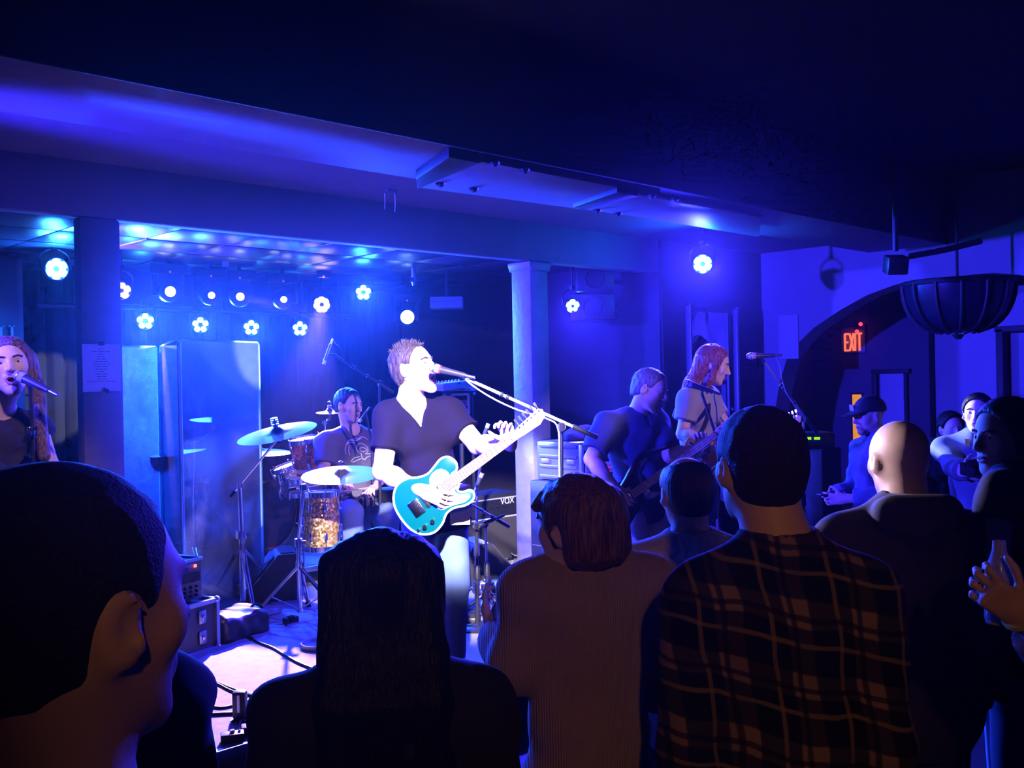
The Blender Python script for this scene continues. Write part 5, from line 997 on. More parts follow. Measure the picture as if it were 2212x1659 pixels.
def guitar(label, bridge, nut, up_hint, outline, bodym, scale=.648, pg=None, pgm=None, nstr=6, board=maple, edge_m=None, bs=1.0, nfret=20, neckw=.022, inline=True, hs=.18):
    ex = nrm(nut - bridge); ey = nrm(np.asarray(up_hint, float) - ex * np.dot(up_hint, ex)); ez = np.cross(ex, ey); L = np.linalg.norm(nut - bridge); k = L / scale; o = bridge
    t = thing('electric_guitar' if nstr == 6 else 'bass_guitar', label, 'guitar', bridge - ex * .1)
    def P(x, y, z): return o + (ex * x + ey * y) * k + ez * z * k
    b = MB().prism([(x * k * bs, y * k * bs) for x, y in smooth_outline(outline, 4)], o, ex, ey, ez, -.002 * k, -.045 * k).build('body', bodym, t, bevel=.005)
    if edge_m is not None:
        so = [P(x * bs, y * bs, -.004) for x, y in smooth_outline(outline, 4)]; MB().tube(so + [so[0]], .006 * k, 6, 1).build('binding', edge_m, b)
    if pg is not None: MB().prism([(x * k * bs, y * k * bs) for x, y in smooth_outline(pg, 3)], o, ex, ey, ez, .003 * k, -.002 * k).build('pickguard', pgm, b)
    nb = MB(); w0, w1 = neckw * 1.25, neckw; nb.add([P(.18, -w0, .004), P(.18, w0, .004), P(scale, w1, .004), P(scale, -w1, .004), P(.18, -w0 * .8, -.018), P(.18, w0 * .8, -.018), P(scale, w1 * .8, -.016), P(scale, -w1 * .8, -.016)], [(0, 1, 2, 3), (4, 7, 6, 5), (0, 4, 5, 1), (1, 5, 6, 2), (2, 6, 7, 3), (3, 7, 4, 0)]); nk = nb.build('neck', maple, t, bevel=.002)
    MB().add([P(.17, -w0, .004), P(.17, w0, .004), P(scale, w1, .004), P(scale, -w1, .004), P(.17, -w0, .009), P(.17, w0, .009), P(scale, w1, .009), P(scale, -w1, .009)], [(3, 2, 1, 0), (4, 5, 6, 7), (0, 1, 5, 4), (1, 2, 6, 5), (2, 3, 7, 6), (3, 0, 4, 7)]).build('fingerboard', board, nk)
    for i in range(1, nfret + 1):
        x = scale * 2 ** (-i / 12); 
        if x < .18: break
        w = w1 + (w0 - w1) * (scale - x) / (scale - .18); MB().cyl(P(x, -w, .0095), P(x, w, .0095), .0012, n=5).build('fret', stringm, nk)
    hp = [(scale, -w1), (scale, w1), (scale + .03, w1 + .008), (scale + hs * .9, w1 + .022), (scale + hs, w1 + .006), (scale + hs * .96, -w1 * .4), (scale + hs * .7, -w1 - .008), (scale + .03, -w1 - .004)]
    MB().prism([(x * k, y * k) for x, y in hp], o, ex, ey, ez, -.004 * k, -.018 * k).build('headstock', maple, t, bevel=.003)
    for i in range(nstr):
        f = i / (nstr - 1) - .5; MB().cyl(P(0, f * .052 * (1.15 if nstr == 4 else 1), .014), P(scale, f * w1 * 1.7, .011), .0009 * k if nstr == 6 else .0015, n=4).build('string', stringm, t)
        x = scale + hs * (.18 + .72 * i / (nstr - 1)); y = w1 + .018 + .012 * i / nstr; MB().cyl(P(x, y - .01, -.011), P(x, y + .012, -.011), .004 * k, n=8).box(P(x, y + .02, -.011), (.006 * k, .010 * k, .004 * k), (ex, ey, ez)).build('tuner', chrome, t); MB().cyl(P(x, y - .018, -.004), P(x, y - .018, .008), .004 * k, n=8).build('tuner_post', chrome, t)
    MB().box(P(0, 0, .004), (.03 * k, .042 * k, .005 * k), (ex, ey, ez)).build('bridge', chrome, t, bevel=.002)
    for x in (.06, .15): MB().box(P(x, 0, .004), (.010 * k, .036 * k, .005 * k), (ex, ey, ez)).build('pickup', chrome if x > .1 else plastic, t, bevel=.003)
    for x in (-.02, .03): MB().cyl(P(x, -.105 * bs, 0), P(x, -.105 * bs, .018), .011 * k, n=14).build('knob', chrome, t)
    MB().cyl(P(-.06, -.10 * bs, 0), P(-.06, -.10 * bs, .012), .008 * k, n=10).build('jack', chrome, t)
    return t, P, (ex, ey, ez)
teal = mat('teal_lacquer', (0.0, 0.085, 0.09), 0.25, coat=.6); cream = mat('cream_binding', (.72, .72, .66), .35)
G1, P1, A1 = guitar('teal electric guitar with white pickguard played by the lead singer', W(900, 1097, 4.90), W(1117, 938, 4.84), CU - CR * .6 + FH * .10, TELE, teal, .648, PG, mat('white_pickguard', (.82, .82, .80), .35), edge_m=cream)
G2, P2, A2 = guitar('dark blue bass guitar played by the hunched bass player', W(1322, 1100, 6.28), W(1548, 938, 6.12), CU - CR * .6 + FH * .12, STRATB, mat('dark_bass_lacquer', (.015, .02, .05), .2, coat=.6), .864, nstr=4, board=maple, bs=1.12, neckw=.024, hs=.2)
G3, P3, A3 = guitar('orange sunburst electric guitar of the long haired guitarist', W(1508, 985, 6.62), W(1678, 925, 6.30), CU + FH * .1, LP, mat('orange_lacquer', (.80, .20, .02), .22, coat=.7, noise=.35, nscale=4), .628, edge_m=cream, board=rosew, bs=1.0)
q = W(1352, 1185, 7.0); G4, P4, A4 = guitar('red electric guitar leaning upright on a stand behind the brown haired woman', q, q + UP * .60 + RH * -.05 + FH * .12, RH, STRATB, mat('red_lacquer', (.35, .01, .02), .2, coat=.7), .628, PG, cream, edge_m=cream, board=rosew)
t = thing('guitar_stand', 'low folding stand under the red guitar', 'stand', V(q[0], q[1], ST)); b0 = V(q[0], q[1], ST)
for s_ in (-1, 1): MB().tube([b0 + RH * s_ * .14 + V(0, 0, .01), q + RH * s_ * .06 - UP * .12 + FH * .08, q + RH * s_ * .03 + UP * .1 + FH * .14], .01, 8, 3).build('leg', plastic, t); MB().tube([q + RH * s_ * .06 - UP * .12 + FH * .06, q + RH * s_ * .07 - UP * .14 - FH * .07, q + RH * s_ * .07 - UP * .10 - FH * .08], .009, 8, 3).build('cradle', rubber, t)
MB().tube([b0 + FH * .25 + V(0, 0, .01), q + UP * .1 + FH * .14], .01, 8, 1).build('rear_leg', plastic, t)

# ------------------------------------------------------------------ pedals, cables and bits on the stage floor
def g_(px, py, z=.006): return on(px, py, 2, ST + z)
cable('black cable running diagonally over the lit carpet', [g_(535, 1372), g_(560, 1388), g_(590, 1400), g_(615, 1415), g_(645, 1432), g_(690, 1450)], .009)
cable('looped black cable over the carpet front left', [g_(432, 1463), g_(445, 1457), g_(455, 1462), g_(456, 1472), g_(449, 1482)], .006)
cable('twin black cable running right over the front carpet, upper strand', [g_(432, 1463), g_(465, 1472), g_(510, 1490), g_(570, 1505), g_(640, 1515)], .006)
cable('twin black cable running right over the front carpet, lower strand', [g_(440, 1466), g_(470, 1477), g_(505, 1494), g_(550, 1502), g_(600, 1500), g_(660, 1480)], .006)
cable('dark cable curving in front of the power adapter', [g_(462, 1527), g_(485, 1528), g_(520, 1519), g_(560, 1505), g_(600, 1490)], .006)
cable('thick straight black cable behind the power adapter', [g_(440, 1544), g_(480, 1542), g_(530, 1540), g_(640, 1538)], .009)
q = g_(519, 1556, 0); t = thing('power_adapter', 'black power adapter standing at the stage front', 'adapter', q); MB().box(q + UP * .075, (.032, .026, .065), (RH, FH, UP)).build('block', plastic, t, bevel=.012); MB().box(q + UP * .085 - FH * .027, (.006, .002, .04), (RH, FH, UP)).build('seam', steel, t); MB().box(q + UP * .004, (.04, .03, .004), (RH, FH, UP)).build('outlet', plastic, t)
for i, (lab, pts) in enumerate((('left looping lead of the power adapter', [(512, 1552), (500, 1560), (496, 1572), (496, 1582)]), ('middle looping lead of the power adapter', [(520, 1556), (517, 1563), (514, 1575), (506, 1588), (520, 1592)]), ('right looping lead of the power adapter', [(528, 1550), (545, 1556), (560, 1564), (572, 1572)]), ('short lead hooking down to the pedal', [(524, 1556), (536, 1562), (542, 1574), (544, 1588), (549, 1594)]))): cable(lab, [g_(*p, .012) for p in pts], .006)
for i, (px, py, w, lab) in enumerate(((548, 1575, .055, 'flat dark effects pedal at the stage edge right of the adapter'), (502, 1592, .05, 'flat dark effects pedal at the stage edge below the adapter'))):
    q = g_(px, py, .02); t = thing('effects_pedal', lab, 'pedal', q, 'pedals at the stage edge'); ax = (nrm(RH + FH * .3), nrm(FH - RH * .3), UP); MB().box(q, (w, w * .6, .02), ax).build('housing', plastic, t, bevel=.005); MB().cyl(q + UP * .02, q + UP * .032, .011, n=12).build('foot_button', chrome, t); MB().ball(q + UP * .022 + ax[0] * w * .6, .007, 8).build('knob', steel, t)
# pedal board and cable nest between singer and bass player
q = g_(1098, 1282, 0); t = thing('pedal_board', 'dark pedal board crowded with small effects boxes in front of the bass cabinet', 'pedalboard', q); ax = (nrm(RH * .95 + FH * .3), nrm(FH * .95 - RH * .3), UP); MB().box(q + UP * .02, (.24, .13, .02), ax).build('board', plastic, t, bevel=.006)
for i in range(4):
    for j in range(2):
        c_ = q + ax[0] * (-.17 + .115 * i) + ax[1] * (-.06 + .12 * j) + UP * .065; pe = MB().box(c_, (.042, .048, .024), ax).build('effects_box', mat('box_%d' % ((i * 2 + j) % 4), ((.05, .05, .06), (.5, .5, .5), (.45, .08, .05), (.1, .25, .5))[(i * 2 + j) % 4], .4), t, bevel=.005)
        MB().cyl(c_ + UP * .024 - ax[1] * .02, c_ + UP * .036 - ax[1] * .02, .009, n=10).build('foot_button', chrome, pe); MB().cyl(c_ + UP * .024 + ax[1] * .02 + ax[0] * .015, c_ + UP * .036 + ax[1] * .02 + ax[0] * .015, .007, n=8).build('knob', whitep, pe)
r2 = random.Random(5); cols = [cablem, greycable, mat('blue_cable', (.03, .10, .45), .5), greycable, cablem, mat('red_cable', (.5, .04, .03), .5)]; desc = ['black', 'pale grey', 'blue', 'light grey', 'thin black', 'red']
where = ['behind the pedal board', 'over the pedal board left end', 'beside the bass cabinet foot', 'looping high by the dark mic stand', 'right of the floor monitor wedge', 'under the brown haired woman shoulder']
for i in range(12):
    cx, cy = r2.uniform(1075, 1160), r2.uniform(1195, 1285); pts = [g_(cx + r2.uniform(-42, 42), cy + r2.uniform(-16, 16), r2.uniform(.01, .09)) for _ in range(6)]; pts[0][2] = pts[-1][2] = ST + .006
    cable('%s tangled cable %s%s' % (desc[i % 6], where[i % 6], '' if i < 6 else ', lying lower'), pts, .006, cols[i % 6])
for i, (px, py, dx) in enumerate(((1092, 1205, 14), (1103, 1200, -12))): cable('pale grey coiled cable loop %s the amplifier' % ('left of' if i == 0 else 'closest to'), [g_(px + 20 * math.cos(a) + dx * .3 * a, py + 13 * math.sin(a), .03 + .02 * math.sin(a * 2)) for a in np.linspace(0, 9, 14)], .008, greycable)
cable('pink red plugged cable end standing up by the bass cabinet', [g_(1128, 1212, .03), g_(1138, 1206, .07), g_(1148, 1202, .09)], .006, greycable); q = g_(1150, 1200, .10); tag(MB().cyl(q, q + UP * .06 + RH * .01, .014, .009, 10).build('jack_plug', mat('pink_plug', (.65, .15, .12), .5)), 'pink red jack plug sticking up by the bass cabinet', 'plug')
q = g_(1055, 1330, 0); t = thing('water_bottle', 'small clear water bottle on the stage floor right of the lead singer leg', 'bottle', q); MB().lathe(q, UP, [(.001, .002), (.032, .002), (.034, .02), (.034, .13), (.014, .17), (.013, .19), (.001, .19)], 20).build('bottle_body', mat('pet_plastic', (.55, .6, .65), .1, .0, spec=.8), t); MB().cyl(q + UP * .19, q + UP * .21, .016, n=12).build('cap', whitep, t)
q = g_(1022, 1345, 0); t = thing('wah_pedal', 'black rounded foot pedal beside the lead singer shoe', 'pedal', q); MB().box(q + UP * .03, (.05, .12, .03), (RH, FH, UP)).build('base', plastic, t, bevel=.015); MB().box(q + UP * .075, (.045, .115, .012), (RH, nrm(FH + UP * .12), nrm(UP - FH * .12))).build('treadle', rubber, t, bevel=.006)
q = g_(1030, 1262, 0); t = thing('metal_bracket', 'bright folded metal stand base lying by the wedge', 'stand', q)
for i in range(3): MB().cyl(q + UP * .03 + RH * (.02 * i), q + RH * (.18 + .03 * i) - FH * (.05 * i - .04) + UP * .05, .01, n=8).build('leg', chrome, t)
q = W(1757, 950, 7.6); t = thing('rack_unit', 'dark rack unit with green level lights behind the plaid shirt man', 'rack', V(q[0], q[1], ST)); MB().box(q, (.12, .14, .06), (RH, FH, UP)).build('housing', plastic, t, bevel=.006); MB().bb(V(q[0] - .15, q[1] - .15, ST), V(q[0] + .15, q[1] + .15, q[2] - .06)).build('stand_case', tolex, t, bevel=.01)
for px in (1746, 1765): p = W(px, 947, 7.45); MB().box(p, (.022, .003, .010), (RH, FH, UP)).build('green_level', emis('green_led', (.35, 1, .02), .9), t)
MB().ball(W(1775, 946, 7.45), .006, 8).build('red_led', emis('red_led'), t) if False else None

# ------------------------------------------------------------------ the band
def PJ(d0, **k): return {n: W(v[0], v[1], d0 + (v[2] if len(v) > 2 else 0)) for n, v in k.items()}
def feet(J, z=ST):
    for s_ in 'RL': J['an' + s_][2] = z + .085
    return J
hair_br = mat_hair('brown_hair', (0.06, 0.03, 0.015)); hair_dk = mat_hair('dark_hair', (0.012, 0.009, 0.008)); hair_gr = mat_hair('grey_hair', (0.16, 0.14, 0.13)); hair_bl = mat_hair('dark_blond_hair', (0.05, 0.035, 0.03)); hair_red = mat_hair('auburn_hair', (0.11, 0.025, 0.018), .4, (45, 45, 4), (.42, .10, .07))
def spikes(root, hd, m, n, rad, L, cone=.9, seed=2, name='hair_tuft', base_r=.006):
    r = random.Random(seed); b = MB()
    for i in range(n):
        a = r.uniform(0, 6.283); t = math.sqrt(r.random()) * cone; dl = V(math.sin(t) * math.cos(a), math.sin(t) * math.sin(a), math.cos(t)); p = hd(dl[0] * .074, -.014 + dl[1] * .094, .034 + dl[2] * .082); dr = nrm(hd.x * dl[0] + hd.y * (dl[1] + .15) + hd.z * (dl[2] + .5) + V(r.uniform(-.25, .25), r.uniform(-.25, .25), r.uniform(-.1, .2))); l = L * r.uniform(.6, 1.15)
        b.tube([p - dr * .01, p + dr * l * .5, p + dr * l + V(r.uniform(-.006, .006), r.uniform(-.006, .006), 0)], base_r, 5, 2, .0008)
    return b.build(name, m, root)
# lead singer
J = PJ(5.22, neck=(886, 866, .02), shR=(842, 903, -.04), elR=(826, 1018, -.14), wrR=(918, 1062, -.32), shL=(972, 893, .10), elL=(1032, 962, .0), wrL=(1102, 957, -.26),
       hipR=(915, 1105, 0), knR=(893, 1265, -.12), anR=(890, 1440, -.02), hipL=(968, 1105, .06), knL=(982, 1262, .02), anL=(978, 1440, .14)); feet(J)
hd = Head(W(893, 795, 5.20), nrm(RH * .86 - FH * .40 + UP * .20), nrm(UP - RH * .16), .262)
def vneck(F, up, x, y, ms, mp): pass
root, B = person('lead singer in dark V neck shirt and jeans playing the teal guitar, mouth open', J, hd, skin_pale, .0065, 1.04, belly=.05, open_mouth=1.0, face=True, brow=hair_bl,
    shirt=dict(mat=mat('plum_shirt', (0.008, 0.005, 0.018), .9, noise=.12, nscale=60, spec=.1), neck='v', sleeve=.62, down=.10, inf=.016, wr=.005, wf=30, seed=3), pants=dict(mat=mat('mid_denim', (.12, .19, .36), .9, noise=.3, nscale=9, spec=.2)), armr=1.12, pw=1.05,
    hands=dict(R=dict(d=nrm(W(962, 1082, 4.84) - W(918, 1062, 4.90)), pn=nrm(A1[2] * -1), thumb_to=UP + RH * .3, curl=(.5, .55, .6, .65)), L=dict(d=nrm(A1[1] * .8 + A1[2] * .25 + A1[0] * .35), pn=nrm(A1[2] * .9 - A1[0] * .2), thumb_to=A1[0] * -1, curl=(.75, .8, .8, .75))))
hair_cap(root, hd, hair_bl, .010, .038, -.045, rough=.003); spikes(root, hd, hair_bl, 190, .08, .032, .95)
MB().tube([J['shL'] + UP * .06, W(930, 905, 4.98), W(880, 960, 4.93), W(845, 1050, 4.98), P1(-.10, 0, -.02)], .012, 8, 5) 
st_ = MB(); pts = spline([J['shL'] + UP * .075 - B[1] * .02, J['shL'] + UP * .03 + B[2] * .10 - B[1] * -.04, W(938, 960, 5.0), W(955, 1000, 4.97)], 6)
bo = link('untucked_tail', MB().prism([(-.05, -.12), (.05, -.12), (.055, .08), (-.05, .10)], W(993, 1082, 5.06), RH, UP, -FH, .012).build('shirt_tail', mat('white_undershirt', (.8, .8, .8), .9), root).data, root); bpy.data.objects.remove(bo)
wr_ = J['wrL']; MB().ring(wr_ - nrm(J['wrL'] - J['elL']) * .03, nrm(J['wrL'] - J['elL']), .034, .005, 24, 8).build('bracelet', plastic, root)
# drummer
J = PJ(7.9, neck=(758, 930, .02), shR=(703, 955, -.12), elR=(700, 1018, -.22), wrR=(736, 1040, -.42), shL=(812, 958, .16), elL=(838, 1020, .05), wrL=(810, 1052, -.22),
       hipR=(742, 1112, -.02), knR=(757, 1108, -.30), anR=(760, 1205, -.28), hipL=(785, 1110, .10), knL=(836, 1116, -.25), anL=(836, 1200, -.2)); feet(J, RISER); J['toe'] = nrm(-FH + RH * .5)
hd = Head(W(753, 876, 7.86), nrm(RH * .82 - FH * .52 - UP * .10), UP, .262)
root, B = person('seated drummer in dark grey printed T shirt and jeans with short dark hair', J, hd, skin, .009, 1.1, belly=.04, face=True, brow=hair_dk, shirt=dict(mat=mat('charcoal_shirt', (.10, .09, .11), .9, noise=.15, nscale=70), neck='crew', sleeve=.75, down=.05, inf=.02, wr=.006, wf=28, seed=9), pants=dict(mat=denim, cut=False), pw=1.25,
    hands=dict(R=dict(d=nrm(RH * .8 - FH * .5 - UP * .2), pn=-UP, thumb_to=-RH - FH, curl=(1.0, 1.1, 1.1, 1.1)), L=dict(d=nrm(-RH * .3 - FH * .9 - UP * .1), pn=-UP, thumb_to=RH * -1, curl=(1.0, 1.1, 1.1, 1.1))))
hair_cap(root, hd, hair_dk, .009, .042, -.03, rough=.002); spikes(root, hd, hair_dk, 90, .08, .012, 1.0, 4)
for wname, tip, lab in (('wrR', (660, 1050, 7.45), 'drumstick in the drummer hand above the snare'), ('wrL', (735, 1062, 7.3), 'drumstick in the drummer other hand near the gold tom')):
    a = J[wname] + nrm(W(*tip) - J[wname]) * -.05; b = W(*tip); tag(MB().cyl(a, b, .0075, .004, 8).ball(b, .006, 6).build('drumstick', maple), lab, 'drumstick', 'drumsticks')
# print on the drummer shirt, laid on the cloth
so = J['_shirt']; bvh = BVHTree.FromPolygons([v.co for v in so.data.vertices], [p.vertices[:] for p in so.data.polygons]); printm = mat('pale_print', (.62, .55, .70), .8)
LN = [[(744, 960), (753, 950), (770, 948), (775, 944), (784, 945), (790, 950)], [(744, 960), (752, 956), (763, 957)], [(752, 952), (765, 952), (776, 947)], [(744, 960), (741, 971), (743, 982)], [(750, 962), (749, 974), (751, 984)], [(745, 963), (752, 963)], [(774, 957), (768, 962), (766, 970), (771, 977), (777, 981)], [(774, 957), (784, 961), (790, 968), (790, 976), (785, 980)], [(772, 970), (780, 966), (788, 972), (780, 976), (772, 972)], [(776, 981), (778, 988), (783, 993), (788, 988)], [(754, 998), (760, 990), (774, 986)], [(757, 999), (768, 994), (778, 990)], [(786, 981), (796, 980), (801, 980)], [(788, 988), (796, 985), (800, 990)]]
pm = MB()
for ln in LN:
    q = []
    for p in spline([V(a, b, 0) for a, b in ln], 5):
        r = nrm(ray(p[0] + 4, p[1])); h = bvh.ray_cast(Vector(EYE), Vector(r))
        if h[0] is not None: q.append(np.array(h[0]) - r * .002)
    if len(q) > 2 and max(np.linalg.norm(q[i + 1] - q[i]) for i in range(len(q) - 1)) < .06: pm.tube(q, .0035, 5, 1)
if pm.v: pm.build('shirt_print', printm, root)
# bass player
J = PJ(6.55, neck=(1378, 893, .02), shR=(1310, 918, -.12), elR=(1278, 992, -.20), wrR=(1332, 1058, -.36), shL=(1420, 920, .12), elL=(1448, 985, -.02), wrL=(1522, 968, -.30),
       hipR=(1362, 1085, .10), knR=(1380, 1190, .0), anR=(1370, 1330, .1), hipL=(1415, 1088, .2), knL=(1425, 1190, .1), anL=(1440, 1330, .2)); feet(J)
hd = Head(W(1404, 843, 6.46), nrm(RH * .80 - FH * .45 - UP * .30), nrm(UP + RH * .3), .262)
root, B = person('hunched bass player in dark button shirt with grey hair and goatee', J, hd, skin, .0075, 1.05, belly=.03, face=True, brow=hair_gr, open_mouth=.35, shirt=dict(mat=mat('navy_shirt', (.03, .05, .11), .85, noise=.2, nscale=40), neck='collar', sleeve=.78, down=.10, inf=.02, wr=.006, wf=30, seed=12), pants=dict(mat=mat('light_denim', (.26, .36, .50), .9, noise=.3, nscale=9)), armr=1.1,
    hands=dict(R=dict(d=nrm(RH * .5 - UP * .7 - FH * .1), pn=nrm(A2[2] * -1), thumb_to=RH, curl=(.5, .6, .6, .6)), L=dict(d=nrm(A2[1] * .8 + A2[2] * .3 + A2[0] * .3), pn=nrm(A2[2]), thumb_to=A2[0] * -1, curl=(.8, .8, .8, .8))))
hair_cap(root, hd, hair_gr, .012, .045, -.03, rough=.002); spikes(root, hd, hair_gr, 80, .08, .016, 1.0, 6)
F = Field(*bounds([hd(0, .08, -.07)], .1), .006); F.cone(hd(-.03, .088, -.045), hd(.03, .088, -.045), .010, .010, .008); F.ell(hd(0, .084, -.095), hd.ax, hd.R(.024, .022, .022), .01); F.cone(hd(-.032, .082, -.05), hd(-.02, .08, -.085), .008, .009, .008); F.cone(hd(.032, .082, -.05), hd(.02, .08, -.085), .008, .009, .008); F.ell(hd(0, .1, -.062), hd.ax, hd.R(.02, .03, .010), .004, True); F.wrinkle(.002, 300, 3); F.mesh('goatee', hair_gr, root)
tag(MB().tube([J['shL'] + UP * .07, J['shL'] + B[2] * .15 - UP * .08, W(1385, 985, 6.27), W(1345, 1050, 6.24), P2(-.10, .02, -.02)], .018, 6, 5).build('guitar_strap', plastic, G2), 'black strap', 'strap'); del bpy.data.objects['guitar_strap']['category']
# long haired guitarist
J = PJ(6.95, neck=(1512, 835, .02), shR=(1488, 862, -.14), elR=(1474, 938, -.18), wrR=(1532, 950, -.36), shL=(1532, 860, .18), elL=(1572, 925, .1), wrL=(1610, 950, -.25),
       hipR=(1488, 1010, .0), knR=(1490, 1130, .0), anR=(1488, 1270, .05), hipL=(1522, 1008, .14), knL=(1530, 1130, .10), anL=(1535, 1270, .2)); feet(J)
hd = Head(W(1540, 788, 6.95), nrm(RH * .88 - FH * .18 - UP * .30), nrm(UP + RH * .3), .258)
root, B = person('guitarist in grey T shirt with long auburn hair looking down', J, hd, skin, .009, .98, face=True, brow=hair_br, shirt=dict(mat=mat('grey_tee', (.30, .28, .30), .9, noise=.12, nscale=50), neck='crew', sleeve=.62, down=.08, inf=.018, wr=.005, wf=30, seed=4), pants=dict(mat=denim),
    hands=dict(R=dict(d=nrm(RH * .8 - UP * .3 - FH * .2), pn=nrm(FH - UP * .2), thumb_to=UP, curl=(.6, .7, .7, .7)), L=dict(d=nrm(UP + RH * .2), pn=nrm(-FH), thumb_to=-RH, curl=(.8, .8, .8, .8))))
def long_hair(F, hd, ends, r0=.05, r1=.028, sgn=(-1, 1), front=True, k=.03):
    for s_ in sgn:
        for j, e in enumerate(ends):
            F.cone(hd(s_ * .062, -.03 - .02 * j, .02), e[0] + hd.x * s_ * e[1], r0 * (1 - .1 * j), r1, k)
hp = [W(1488, 850, 6.98), W(1470, 905, 7.0)]
def lh(F):
    for dx in (-.05, 0, .05):
        F.cone(hd(dx, -.06, .02), W(1500, 830, 6.98) + B[1] * dx * 1.3, .055, .05, .03); F.cone(W(1500, 830, 6.98) + B[1] * dx * 1.3, W(1468, 895, 7.0) + B[1] * dx * 1.5, .05, .022, .03)
    F.cone(hd(.070, .02, .03), hd(.075, .02, -.09), .028, .022, .02); F.cone(hd(.075, .02, -.09), W(1527, 848, 6.78), .022, .012, .02); F.cone(hd(-.070, .02, .03), hd(-.072, .03, -.10), .028, .02, .02)
    F.wrinkle(.003, 170, 5, 7, (1, 1, .15))
hair_cap(root, hd, hair_red, .014, .055, -.10, extra=dict(pts=hp + [W(1468, 895, 7.0)], fn=lh))
tag(MB().tube([J['shL'] + UP * .07, W(1528, 900, 6.72), W(1510, 940, 6.66), P3(-.10, .05, -.02)], .016, 6, 4).build('guitar_strap', plastic, G3), 'black strap', 'x'); del bpy.data.objects['guitar_strap.001']['category']
# woman singer at the left edge
J = PJ(4.35, neck=(-8, 880, .02), shR=(-75, 935, -.12), elR=(-95, 1060, -.1), wrR=(-30, 1110, -.3), shL=(82, 925, .1), elL=(112, 1010, .02), wrL=(60, 1080, -.2),
       hipR=(-45, 1180, 0), knR=(-45, 1400, 0), anR=(-45, 1600, 0), hipL=(45, 1180, .05), knL=(45, 1400, .05), anL=(45, 1600, .1)); feet(J)
hd = Head(W(22, 792, 4.32), nrm(RH * .42 - FH * .88 + UP * .12), nrm(UP - RH * .12), .245)
root, B = person('woman singer with long light brown hair at the left edge singing into a microphone', J, hd, skin_pale, .009, .92, True, open_mouth=.7, face=True, brow=hair_br, shirt=dict(name='top', mat=mat('dark_top', (.02, .02, .03), .8), neck='crew', sleeve=.12, down=.08, inf=.010, wr=.003), pants=dict(name='trousers', mat=denim_dark))
hair_lb = mat_hair('light_brown_hair', (.10, .055, .04), .4, (45, 45, 4), (.26, .15, .12))
def wh(F):
    for s_, dx in ((1, 0), (1, .02), (-1, 0)):
        F.cone(hd(s_ * .072, .0, .03), hd(s_ * (.088 + dx), .0, -.10), .034, .03, .02); F.cone(hd(s_ * (.088 + dx), .0, -.10), W(95 if s_ < 0 else -60 - 500 * dx, 985, 4.24), .032, .026, .02)
    F.cone(hd(0, -.06, .0), J['neck'] - B[2] * .08, .075, .06, .03); F.cone(J['neck'] - B[2] * .08, J['neck'] - B[2] * .1 - UP * .2, .07, .05, .03); F.wrinkle(.0015, 150, 7, 7, (1, 1, .1))
hair_cap(root, hd, hair_lb, .014, .062, -.12, extra=dict(pts=[W(95, 960, 4.26), W(-60, 960, 4.26), J['neck'] - UP * .25], fn=wh))

# ------------------------------------------------------------------ the crowd, seen from behind
toward = lambda px: nrm(V(*(ray(px, 800)[:2]), 0))
def rearcap(root, hd, m, **k): return hair_cap(root, hd, m, **k)
# big man at the left edge
J, o, x, y, Ht = standing(135, 982, 0.88, toward(135) * .75 + RH * .75, sw=.46); o2 = o
hd = crown_head(o, Ht - .012, nrm(toward(135) * .72 + RH * .70), .255, y=y, fw=.0)
root, B = person('big short haired man closest to the camera, head filling the lower left corner', J, hd, skin, .009, 1.1, shirt=dict(mat=mat('black_tee', (.012, .012, .014), .9), neck='crew', sleeve=.6, inf=.016, wr=.004), pants=dict(mat=denim_dark), nr=.064)
rearcap(root, hd, mat_hair('cropped_dark_hair', (.02, .014, .012), .7, (90, 90, 90)), inf=.007, line=.05, low=-.03, h=.006, rough=.001)
# dark coated person whose shoulder shows beside him
J, o, x, y, Ht = standing(95, 1040, 1.62, toward(160), sw=.33); hd = crown_head(o, Ht - .012, toward(160), .225, y=y)
root, B = person('person in dark coat, only one shoulder showing right of the big man', J, hd, skin, .011, 1.0, shirt=dict(name='coat', mat=mat('dark_coat', (.010, .010, .012), .85), neck='collar', sleeve=1.9, inf=.03, wr=.006, down=.15), pants=dict(mat=denim_dark)); rearcap(root, hd, hair_dk, inf=.012, low=-.06)
# dark haired woman
J, o, x, y, Ht = standing(822, 1130, 1.90, toward(822), sw=.35); hd = crown_head(o, Ht - .018, toward(822), .228, y=y)
root, B = person('woman with long straight black hair in black top in the middle foreground', J, hd, skin, .010, .98, True, shirt=dict(name='top', mat=mat('black_top', (.008, .008, .009), .9), neck='crew', sleeve=1.8, inf=.022, wr=.004, down=.12), pants=dict(mat=denim_dark))
def bh(F):
    for dx in (-.07, -.035, 0, .035, .07): F.cone(hd(dx, -.03, .05), J['neck'] + x * dx * 1.15 - y * .055 - UP * .06, .05, .042, .03); F.cone(J['neck'] + x * dx * 1.15 - y * .055 - UP * .06, J['neck'] + x * dx * 1.4 - y * .085 - UP * .30, .048, .03, .03)
    F.wrinkle(.0025, 150, 5, 7, (1, 1, .12))
hair_cap(root, hd, mat_hair('black_hair', (.006, .005, .005), .4), inf=.009, line=.06, low=-.12, h=.008, extra=dict(pts=[J['neck'] - UP * .35 - y * .1, J['neck'] + x * .15, J['neck'] - x * .15], fn=bh))
